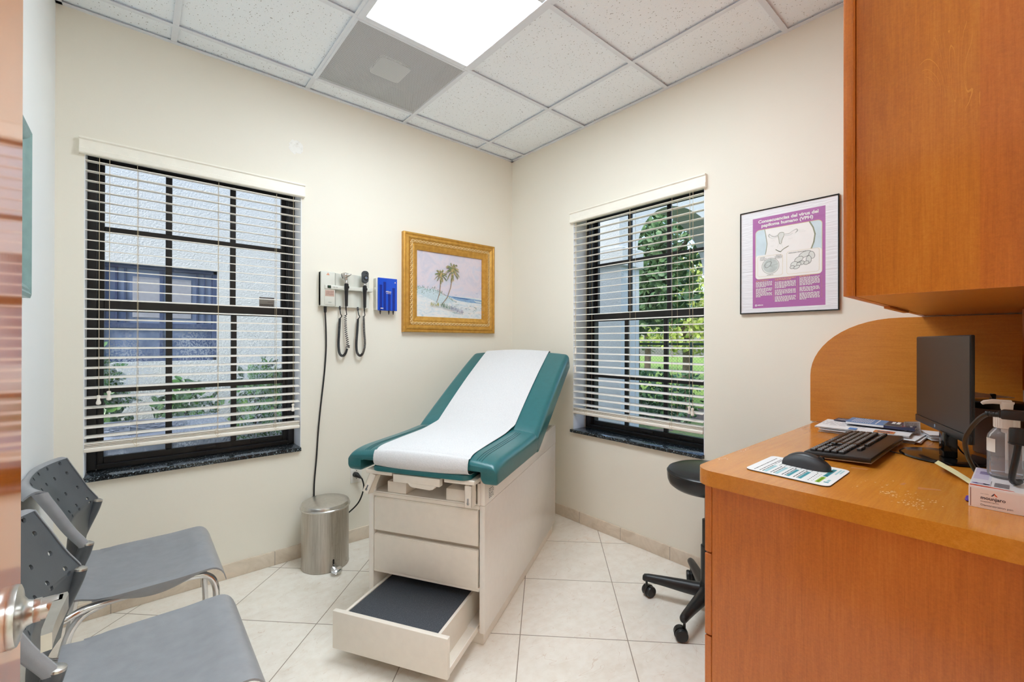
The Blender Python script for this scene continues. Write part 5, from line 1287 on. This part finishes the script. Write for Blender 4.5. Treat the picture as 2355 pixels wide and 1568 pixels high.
def tq(x0_, x1_, y0_, y1_, mi, dz=0): m.poly([(x0_, y0_, t_+dz), (x1_, y0_, t_+dz), (x1_, y1_, t_+dz), (x0_, y1_, t_+dz)], mi)
tq(BX0+.018, BX1-.004, BY1-.030, BY1-.002, 5); tq(BX0+.075, BX1-.004, BY1-.026, BY1-.003, 4, .0001)
m.poly([(BX0+.002, BY1-.001, t_), (BX0+.014, BY1-.001, t_), (BX0+.013, BY1-.028, t_), (BX0+.006, BY1-.064, t_), (BX0+.002, BY1-.066, t_)], 1)
m.poly([(BX0+.030+.010*cos(a)*.6, BY1-.016+.013*sin(a), t_+.0002) for a in [2*pi*i/20 for i in range(20)]], 2); m.poly([(BX0+.030+.0025*cos(a), BY1-.016+.005*sin(a), t_+.0003) for a in [2*pi*i/12 for i in range(12)]], 5)
tq(BX0+.026, BX0+.034, BY1-.030, BY1-.020, 2, .0002)
for i in range(3): tq(BX1-.05-i*.012, BX1-.044-i*.012, BY1-.024, BY1-.010, 2, .0003)
for i in range(7): tq(BX0+.020+i*.006, BX0+.0225+i*.006, BY1-.058, BY1-.036, 3, .0002)
tq(BX0+.018, BX0+.070, BY1-.0315, BY1-.031, 3, .0002)
m.build('print', mats, bx, sharp=0)
# sanitiser bottle on the box
def clear(nm, tint, refl, haze):
    k = NT(nm); tr = k.n('ShaderNodeBsdfTransparent'); tr.inputs[0].default_value = tint
    gl = k.n('ShaderNodeBsdfGlossy'); gl.inputs['Roughness'].default_value = .06; lw = k.n('ShaderNodeLayerWeight'); lw.inputs[0].default_value = refl
    mx = k.n('ShaderNodeMixShader'); k.l(lw.outputs['Fresnel'], mx.inputs[0]); k.l(tr.outputs[0], mx.inputs[1]); k.l(gl.outputs[0], mx.inputs[2]); df = k.n('ShaderNodeBsdfDiffuse'); df.inputs[0].default_value = (.9, .92, .94, 1); m2 = k.n('ShaderNodeMixShader'); m2.inputs[0].default_value = haze; k.l(mx.outputs[0], m2.inputs[1]); k.l(df.outputs[0], m2.inputs[2]); k.l(m2.outputs[0], k.out.inputs[0]); return k.mat
M_clear = clear('clear_plastic', (.98, .98, .99, 1), .12, .10); M_gel = clear('clear_gel', (.94, .96, .98, 1), .15, .06)
zb = ZT+BZ+.0006; bc = (-.822, -2.688)
sb = thing('sanitizer_bottle', 'clear pump bottle of hand sanitizer standing on the medicine box', 'bottle', (*bc, zb))
def oval(prof, mb, sx=1, sy=1, n=40): mb.lathe(prof, (0, 0, 0), n, sx=sx, sy=sy)
m = MB(); oval([(.001, .0), (.026, .0), (.0305, .004), (.0312, .010), (.0312, .088), (.030, .096), (.021, .110), (.0165, .1125), (.0165, .120), (.0150, .120), (.0150, .1120), (.0195, .1085), (.0282, .095), (.0294, .088), (.0294, .010), (.028, .0055), (.001, .0028)], m); m.build('bottle', M_clear, sb, local=True, sharp=60)
m = MB(); oval([(.001, .0034), (.0275, .0064), (.0288, .010), (.0288, .040), (.001, .0405)], m); m.build('gel', M_gel, sb, local=True, sharp=60)
m = MB(); oval([(.0185, .112), (.0205, .113), (.0205, .137), (.019, .139), (.008, .141), (.001, .141)], m)
for q in range(26): a = 2*pi*q/26; m.box((.0200*cos(a)-.0006, .0200*sin(a)-.0006, .114), (.0200*cos(a)+.0012, .0200*sin(a)+.0012, .136))
m.build('collar', M_white, sb, local=True)
m = MB(); oval([(.0078, .141), (.0078, .149), (.0088, .150), (.0088, .154), (.0098, .155), (.0105, .166), (.012, .168), (.012, .1715), (.001, .1725)], m, n=20)
m.tube([(.004, -.006, .1705), (-.010, .022, .1715), (-.016, .034, .169), (-.018, .038, .166)], [.0055, .0055, .0045, .0035], 12); m.build('pump', M_white, sb, local=True, sharp=60)
m = MB(); m.lathe([(.0025, .010), (.0025, .10), (.009, .103), (.009, .118), (.001, .119)], n=12); m.build('dip_tube', M_white, sb, local=True)
m = MB(); ang = [radians(a) for a in range(-118, -42, 6)]
for r1, mm in ((.0316, 0),):
    pv = [(r1*cos(a), r1*sin(a)) for a in ang]; m.add([(x, y, .020) for x, y in pv]+[(x, y, .086) for x, y in pv], [(i, i+1, len(pv)+i+1, len(pv)+i) for i in range(len(pv)-1)])
lb = m.build('label', M_white, sb, local=True)
m = MB(); rr = random.Random(1)
for i in range(16):
    z = .024+i*.0037
    for q in range(len(ang)-2):
        if rr.random() < .75:
            a0_, a1_ = ang[q], ang[q]+radians(4.6); r1 = .03185; m.poly([(r1*cos(a0_), r1*sin(a0_), z), (r1*cos(a1_), r1*sin(a1_), z), (r1*cos(a1_), r1*sin(a1_), z+.0014), (r1*cos(a0_), r1*sin(a0_), z+.0014)])
m.build('print', M_dash, lb, local=True, sharp=0)
m = MB(); pv = [(.0316*cos(radians(a)), .0316*sin(radians(a))) for a in range(100, 150, 6)]; m.add([(x, y, .058) for x, y in pv]+[(x, y, .088) for x, y in pv], [(i, i+1, len(pv)+i+1, len(pv)+i) for i in range(len(pv)-1)]); m.build('label', M_white, sb, local=True)
# dark lidded container behind the bottle
k = NT('smoked_plastic'); k.set(Base_Color=srgb(176, 158, 150), Roughness=.15, Transmission_Weight=.45, IOR=1.2); M_smoke = k.mat
cn = thing('lidded_container', 'dark translucent container with a black rim standing behind the pump bottle', 'container', (-.250, -2.654, ZT))
m = MB(); m.lathe([(.001, 0), (.048, 0), (.052, .004), (.062, .148), (.060, .148), (.050, .006), (.001, .004)], n=40); m.build('body', M_smoke, cn, local=True)
m = MB(); m.lathe([(.060, .144), (.0665, .146), (.0665, .164), (.063, .168), (.001, .168)], n=40); m.build('lid', M_black, cn, local=True)
m = MB(); R_ = Matrix.Translation((.012, .008, .181)) @ Matrix.Rotation(radians(-52), 4, 'Z')
m.prism([(-.062, -.011), (-.062, .011), (.058, .001), (.058, -.001)], lambda u, v, d: (u, v*.6+d, .0035*(-u/.06)+v*.9), -.0012, .0012, T=R_); m.build('paddle', M_white, cn, local=True, label='white two-ended paddle on the lid')
m = MB(); m.rbox((-.0055, -.007, -.016), (.0055, .007, .008), .002, 1, T=R_); m.build('clip', M_black, cn, local=True)
# black cables with connectors in front of the bottle
cb = thing('power_cord', 'looped black cord with a ribbed connector in front of the pump bottle', 'cord', (-.9, -2.66, ZT), group='black cords on the medicine box')
m = MB(); arc = [(-.904, -2.677, 1.083), (-.898, -2.664, 1.083), (-.871, -2.648, 1.067), (-.828, -2.630, 1.034), (-.791, -2.620, 1.003), (-.750, -2.620, .965), (-.722, -2.626, .935), (-.700, -2.638, .905), (-.672, -2.655, ZT+.006), (-.62, -2.68, ZT+.0052)]
m.tube(catmull(arc, 8), .0050, 10); m.build('lead', M_black, cb)
m = MB(); a = Vector((-.906, -2.683, 1.084)); b = Vector((-.897, -2.662, 1.083)); 
for i in range(5): c = a.lerp(b, i/4); m.cyl(c-(b-a)*.10, c+(b-a)*.10, .0066, n=12)
m.tube([a, b], .0056, 10); m.build('strain_relief', M_black, cb)
m = MB(); m.rbox((-.0135, -.022, -.010), (.0135, .018, .010), .003, 2, T=Matrix.Translation((-.905, -2.700, 1.085)) @ Matrix.Rotation(-.1, 4, 'Z')); m.rbox((-.010, .016, -.008), (.010, .022, .008), .002, 1, T=Matrix.Translation((-.905, -2.700, 1.085)) @ Matrix.Rotation(-.1, 4, 'Z')); m.build('connector', M_black, cb)
c2 = thing('power_cord', 'short black cord hanging from a round connector onto the medicine box', 'cord', (-.92, -2.706, ZT+BZ), group='black cords on the medicine box')
m = MB(); m.lathe([(.012, 1.026), (.0135, 1.030), (.0135, 1.056), (.0125, 1.060), (.001, 1.0605)], (-.924, -2.706, 0), 20); m.lathe([(.0145, 1.0275), (.0145, 1.030)], (-.924, -2.706, 0), 20); m.build('connector', M_black, c2)
m = MB(); m.tube(catmull([(-.924, -2.706, 1.028), (-.921, -2.703, 1.0), (-.918, -2.699, .972), (-.906, -2.697, .950), (-.892, -2.700, .9395), (-.868, -2.708, .9385)], 8), .0056, 10); m.build('lead', M_black, c2)
# curled yellow strip, purple pen tip
m = MB()
def yl(i, j):
    a = Vector((-.625, -2.553, 0)); b = Vector((-.765, -2.637, 0)); w_ = Vector((.060, -.004, 0)); c = a.lerp(b, i); z = ZT+.004+.016*(1-i)**2+.006*sin(pi*i)
    p = c+w_*(j-.5)*.75; return (p.x, p.y, z), (p.x, p.y, z-.0005)
m.shell(yl, 14, 3); tag(m.build('paper_strip', plain('pale_yellow_paper', srgb(234, 226, 176), .8), sharp=40), 'curled pale yellow paper strip beside the medicine box', 'paper strip')
m = MB(); m.lathe([(.001, -.010), (.002, -.009), (.0034, -.003), (.0036, .022)], n=14, T=Matrix.Translation((-.918, -2.6312, ZT+.0040)) @ Matrix.Rotation(pi/2, 4, 'Y')); tag(m.build('pen_cap', plain('purple_plastic', srgb(84, 44, 150), .3)), 'small purple pen cap lying against the side of the medicine box', 'pen cap')
# ---------------------------------------------------------------- outdoors, seen through the windows
k = NT('bark_mulch_ground'); c = k.coord(); n1 = k.noise(c, 22, 5, .7); n2 = k.noise(c, 1.2, 3)
k.set(Base_Color=k.mix(k.math('GREATER_THAN', n2, .52), k.ramp(n1, [(.3, srgb(48, 42, 40)), (.6, srgb(92, 80, 72)), (.75, srgb(150, 138, 126))]), k.ramp(n1, [(.3, srgb(44, 62, 34)), (.7, srgb(110, 132, 76))])), Roughness=.95); k.bump(n1, .6, .02); M_mulch = k.mat
k = NT('lawn_grass'); c = k.coord(); n1 = k.noise(c, 30, 5, .7); k.set(Base_Color=k.ramp(n1, [(.3, srgb(86, 120, 40)), (.6, srgb(150, 176, 74)), (.8, srgb(190, 200, 110))]), Roughness=.95); M_lawn = k.mat
M_conc = plain('alley_concrete', srgb(176, 178, 178), .9, var=.1, nscale=3)
M_stucco = NT('white_stucco'); c = M_stucco.coord(); M_stucco.set(Base_Color=srgb(222, 226, 226), Roughness=.9); M_stucco.bump(M_stucco.noise(c, 55, 5, .65), .8, .02); M_stucco = M_stucco.mat
GZ = -.18
MB().box((.28, -12, GZ-.1), (6.9, 14, GZ)).build('ground', M_mulch, kind='structure')
MB().box((6.9, -14, GZ-.1), (40, 40, GZ+.02)).build('lawn', M_lawn, kind='structure')
MB().box((-8, .28, GZ-.1), (.28, 2.9, GZ)).build('path', M_conc, kind='structure')
# neighbouring building across the alley
nb = thing('neighbouring_building', 'pale stucco building across the alley outside the left window', 'building', (-2, 2.8, GZ))
NY = 2.6; a0, a1, b0, b1 = -2.57, -1.69, 1.05, 1.945
m = MB(); m.box((-7, NY, GZ), (a0, NY+.3, 4.2)).box((a1, NY, GZ), (1.2, NY+.3, 4.2)).box((a0, NY, GZ), (a1, NY+.3, b0)).box((a0, NY, b1), (a1, NY+.3, 4.2)); m.build('wall', M_stucco, nb)
m = MB(); f = .035
m.rbox((a0, NY+.04, b0), (a0+f, NY+.10, b1), .003, 1).rbox((a1-f, NY+.04, b0), (a1, NY+.10, b1), .003, 1).rbox((a0, NY+.04, b1-f), (a1, NY+.10, b1), .003, 1).rbox((a0, NY+.04, b0), (a1, NY+.10, b0+f), .003, 1).rbox((a0, NY+.045, 1.36), (a1, NY+.095, 1.41), .003, 1).rbox((-2.145, NY+.05, b0), (-2.115, NY+.09, b1), .003, 1)
for x in (-2.52, -2.46, -2.40, -1.86, -1.80, -1.74): m.rbox((x, NY+.05, 1.41), (x+.015, NY+.08, b1), .002, 1)
fr = m.build('window', plain('blue_grey_frame', srgb(58, 74, 110), .4), nb)
k = NT('reflection_blue_glass'); c = k.coord(); k.set(Base_Color=k.ramp(k.noise(c, 3, 3), [(.35, srgb(58, 76, 112)), (.6, srgb(112, 128, 158))]), Roughness=.06); MB().box((a0+.01, NY+.065, b0+.01), (a1-.01, NY+.075, b1-.01)).build('pane', k.mat, fr)  # blotchy blues stand in for reflections in the pane
m = MB(); m.rbox((-2.34, NY+.058, 1.46), (-2.14, NY+.064, 1.84), .002, 1).rbox((-2.09, NY+.058, 1.46), (-1.90, NY+.064, 1.84), .002, 1); m.build('drawn_shade', plain('grey_shade', srgb(158, 160, 170), .7), fr)
# air conditioner
ac = thing('air_conditioner', 'grey outdoor air conditioner below the left window', 'air conditioner', (-2.2, 1.3, GZ))
M_ac = plain('grey_ac_metal', srgb(120, 128, 142), .5, var=.05)
m = MB(); m.rbox((-2.85, .95, GZ), (-1.80, 1.72, .585), .01, 2); m.build('cabinet', M_ac, ac)
m = MB(); m.rbox((-2.87, .93, .585), (-1.78, 1.74, .635), .012, 2); tp_ = m.build('top_cover', plain('pale_ac_metal', srgb(150, 158, 172), .45), ac)
m = MB()
for r1 in (.06, .11, .16, .21, .26, .31): m.tube([(-2.35+r1*cos(2*pi*i/36), 1.33+r1*sin(2*pi*i/36), .642) for i in range(36)], .005, 5, closed=True)
for i in range(6): a = pi*i/6; m.tube([(-2.35-.32*cos(a), 1.33-.32*sin(a), .646), (-2.35+.32*cos(a), 1.33+.32*sin(a), .646)], .004, 5)
m.build('fan_grille', M_ac, tp_)
m = MB()
for i in range(22): z = GZ+.08+i*.029; m.rbox((-2.80, .935, z), (-1.84, .952, z+.012), .003, 1)
for x in (-2.84, -2.50, -2.16, -1.84): m.rbox((x, .930, GZ+.05), (x+.03, .95, .57), .003, 1)
m.build('louvres', plain('dark_ac_louvre', srgb(84, 92, 106), .5), ac)
# plants
def leafmat(nm, a, b, c_): 
    k = NT(nm); n1 = k.noise(k.coord(), 9, 3); k.set(Base_Color=k.ramp(n1, [(.3, a), (.5, b), (.72, c_)]), Roughness=.35, Specular_IOR_Level=.5); return k.mat
ML = [leafmat('leaf_midgreen', srgb(46, 86, 50), srgb(80, 126, 66), srgb(120, 160, 84)), leafmat('leaf_dark', srgb(32, 58, 40), srgb(58, 92, 56), srgb(96, 128, 82)), leafmat('leaf_light', srgb(120, 146, 60), srgb(168, 184, 90), srgb(210, 214, 140)), leafmat('leaf_oak', srgb(58, 92, 62), srgb(88, 122, 78), srgb(130, 156, 104))]
M_stem = plain('woody_stem', srgb(92, 78, 64), .8, var=.2)
def leaves(mb, rs, n, cen, rad, size, shape='ball', up=.4):
    for i in range(n):
        while True:
            v = Vector((rs.uniform(-1, 1), rs.uniform(-1, 1), rs.uniform(-1, 1)))
            if v.length <= 1 or shape == 'box': break
        if shape == 'ball': v = v*(max(v.length, .01)**-.35)
        p = Vector(cen)+Vector((v.x*rad[0], v.y*rad[1], v.z*rad[2]))
        d = Vector((rs.gauss(0, 1), rs.gauss(0, 1), rs.gauss(up, 1))).normalized(); s_ = d.cross(Vector((rs.gauss(0, 1), rs.gauss(0, 1), rs.gauss(0, 1)))).normalized(); nn = d.cross(s_)
        L_ = size*rs.uniform(.7, 1.3); w_ = L_*.32
        mb.add([p, p+d*L_*.35+s_*w_+nn*L_*.06, p+d*L_*.75+s_*w_*.75+nn*L_*.04, p+d*L_, p+d*L_*.75-s_*w_*.75+nn*L_*.04, p+d*L_*.35-s_*w_+nn*L_*.06], [(0, 1, 2, 3), (0, 3, 4, 5)])
def plant(name, label, cat, base, blobs, size, mat, seed, stems=5, group=None, trunk=None):
    rs = random.Random(seed); root = thing(name, label, cat, base, group=group)
    m = MB()
    for cen, rad, n in blobs: leaves(m, rs, n, cen, rad, size)
    m.build('foliage', mat, root, sharp=0)
    m = MB()
    if trunk: 
        m.tube(catmull([base, (base[0]+.05, base[1], base[2]+trunk[1]*.5), (base[0], base[1]+.05, base[2]+trunk[1])], 6), trunk[0], 10)
        for cen, rad, n in blobs: m.tube(catmull([(base[0], base[1]+.03, base[2]+trunk[1]*.7), ((base[0]+cen[0])/2, (base[1]+cen[1])/2, (base[2]+trunk[1]+cen[2])/2), cen], 5), trunk[0]*.35, 7)
    else:
        for i in range(stems):
            cen, rad, n = blobs[i % len(blobs)]; q = (cen[0]+rs.uniform(-.6, .6)*rad[0], cen[1]+rs.uniform(-.6, .6)*rad[1], cen[2]+rs.uniform(0, .6)*rad[2]); m.tube([(base[0]+rs.uniform(-.05, .05), base[1]+rs.uniform(-.05, .05), base[2]), q], .008, 6)
    m.build('stem' if not trunk else 'trunk', M_stem, root)
    return root
plant('shrub', 'broad-leaved green shrub against the stucco wall, right side of the left window', 'shrub', (-1.42, 2.05, GZ), [((-1.38, 2.0, .55), (.24, .30, .52), 520), ((-1.20, 1.8, .42), (.24, .25, .45), 320)], .105, ML[0], 3, 7, 'shrubs in the alley')
plant('shrub', 'green shrub partly hidden by the air conditioner, left side of the left window', 'shrub', (-2.5, 2.2, GZ), [((-2.56, 2.2, .60), (.22, .22, .40), 320), ((-2.58, 2.2, .95), (.12, .15, .28), 120)], .095, ML[0], 4, 5, 'shrubs in the alley')
plant('shrub', 'low green shrub behind the air conditioner, middle of the left window', 'shrub', (-2.0, 2.25, GZ), [((-1.98, 2.22, .55), (.22, .2, .34), 340)], .09, ML[0], 5, 5, 'shrubs in the alley')
# covered walkway pillar and arch outside the right window
m = MB(); m.box((1.90, .305, GZ), (2.26, .75, 2.11)).rbox((1.86, .265, 2.11), (2.30, .79, 2.33), .01, 1)
N = 18; P = [(1.90, 2.33), (2.26, 2.33)] + [(3.46-1.2*cos(t), 2.33+.75*sin(t)) for t in [pi*i/(2*N)*2 for i in range(1, N)]] + [(4.66, 2.33), (5.02, 2.33), (5.02, 3.6), (1.90, 3.6)]
m.prism(P, lambda u, v, d: (u, d, v), .33, .70)
m.box((1.92, .70, 2.55), (2.24, 4.0, 3.6))
aw = m.build('wall_arcade', M_stucco, kind='structure')
# trees
plant('tree', 'dense dark green tree right outside the window beside the poster', 'tree', (6.0, 2.9, GZ), [((5.9, 2.75, 2.9), (.9, 1.0, 1.25), 2300), ((5.6, 2.0, 2.2), (.7, .7, .7), 900), ((6.2, 3.4, 2.0), (.8, .8, .8), 1000), ((5.7, 1.5, 3.2), (.6, .7, .6), 420)], .15, ML[3], 8, trunk=(.10, 2.2), group='trees beyond the right window')
plant('tree', 'pale sunlit tree further off beyond the fence', 'tree', (11.5, 4.6, GZ), [((11.5, 4.6, 2.4), (1.6, 2.2, 1.6), 2200), ((11.2, 2.9, 2.0), (1.2, 1.4, 1.2), 1100)], .20, ML[2], 9, trunk=(.14, 2.0), group='trees beyond the right window')
plant('tree', 'tall sunlit tree beyond the fence, behind the dense dark tree', 'tree', (15.5, 8.6, GZ), [((15.5, 8.6, 3.2), (1.6, 2.0, 2.4), 1800)], .20, ML[3], 10, trunk=(.14, 2.5), group='trees beyond the right window')
# hedge and chain-link fence
rs = random.Random(21); hg = thing('hedge', 'clipped dark hedge in front of the chain-link fence', 'hedge', (5.0, 2.4, GZ))
m = MB(); leaves(m, rs, 3000, (5.1, 3.0, .26), (.42, 1.9, .42), .085, 'box', .3); h_ = m.build('foliage', ML[1], hg, sharp=0, kind='stuff')
m = MB()
for i in range(9): y = 1.2+i*.45; m.tube([(5.1, y, GZ), (5.1+rs.uniform(-.1, .1), y, .5)], .012, 6)
m.build('stems', M_stem, hg, kind='stuff')
fx = 6.6; fn_ = thing('chain_link_fence', 'dark green chain-link fence with a top rail, beyond the hedge', 'fence', (fx, 2.5, GZ))
M_fen = plain('dark_green_fence', srgb(36, 62, 58), .5)
MB().tube([(fx, -2.0, 1.20), (fx, 7.0, 1.20)], .024, 10).build('top_rail', M_fen, fn_)
for y in (-2.0, .4, 1.9, 4.9, 7.0): MB().tube([(fx, y, GZ), (fx, y, 1.24)], .03, 10).build('post', M_fen, fn_)
m = MB(); H_ = 1.36; s_ = .075
y = -2.0-H_
while y < 7.0:
    for sg in (1, -1):
        ya, yb = (y, y+H_) if sg > 0 else (y+H_, y); m.add([(fx, ya-.0025, GZ), (fx, ya+.0025, GZ), (fx, yb+.0025, 1.19), (fx, yb-.0025, 1.19)], [(0, 1, 2, 3)])
    y += s_
m.build('wire_mesh', plain('fence_wire', srgb(96, 116, 108), .5), fn_, sharp=0)
# ---------------------------------------------------------------- daylight
w = bpy.data.worlds.new('sky'); SC.world = w; w.use_nodes = True; t = w.node_tree
sky = t.nodes.new('ShaderNodeTexSky'); sky.sky_type = 'NISHITA'; sky.sun_disc = False; sky.sun_elevation = radians(48); sky.sun_rotation = radians(250)
sky.air_density = 1.2; sky.dust_density = 2.5; sky.ozone_density = 2
bg = t.nodes['Background']; t.links.new(sky.outputs[0], bg.inputs[0]); bg.inputs[1].default_value = SKY
sn = bpy.data.lights.new('sun', 'SUN'); sn.energy = SUN; sn.angle = radians(.6); sn.color = (1, .95, .86)
so = bpy.data.objects.new('sun', sn); COL.objects.link(so)
so.rotation_euler = Vector((.62, .35, -.75)).to_track_quat('-Z', 'Y').to_euler()
for M, wd in ((MA, W1[1]-W1[0]), (MBm, W2[1]-W2[0])):               # sampling portals in the window openings
    l = bpy.data.lights.new('window_portal', 'AREA'); l.shape = 'RECTANGLE'; l.size = wd-.01; l.size_y = WZ[1]-WZ[0]-.03
    l.cycles.is_portal = True
    o = bpy.data.objects.new('window_portal', l); COL.objects.link(o)
    o.matrix_world = M @ Matrix.Translation((wd/2, WT+.02, (WZ[0]+WZ[1])/2)) @ Matrix.Rotation(-pi/2, 4, 'X')
SC.cycles.use_denoising = True
SC.cycles.max_bounces = 12; SC.cycles.diffuse_bounces = 9; SC.cycles.glossy_bounces = 5; SC.cycles.transparent_max_bounces = 24
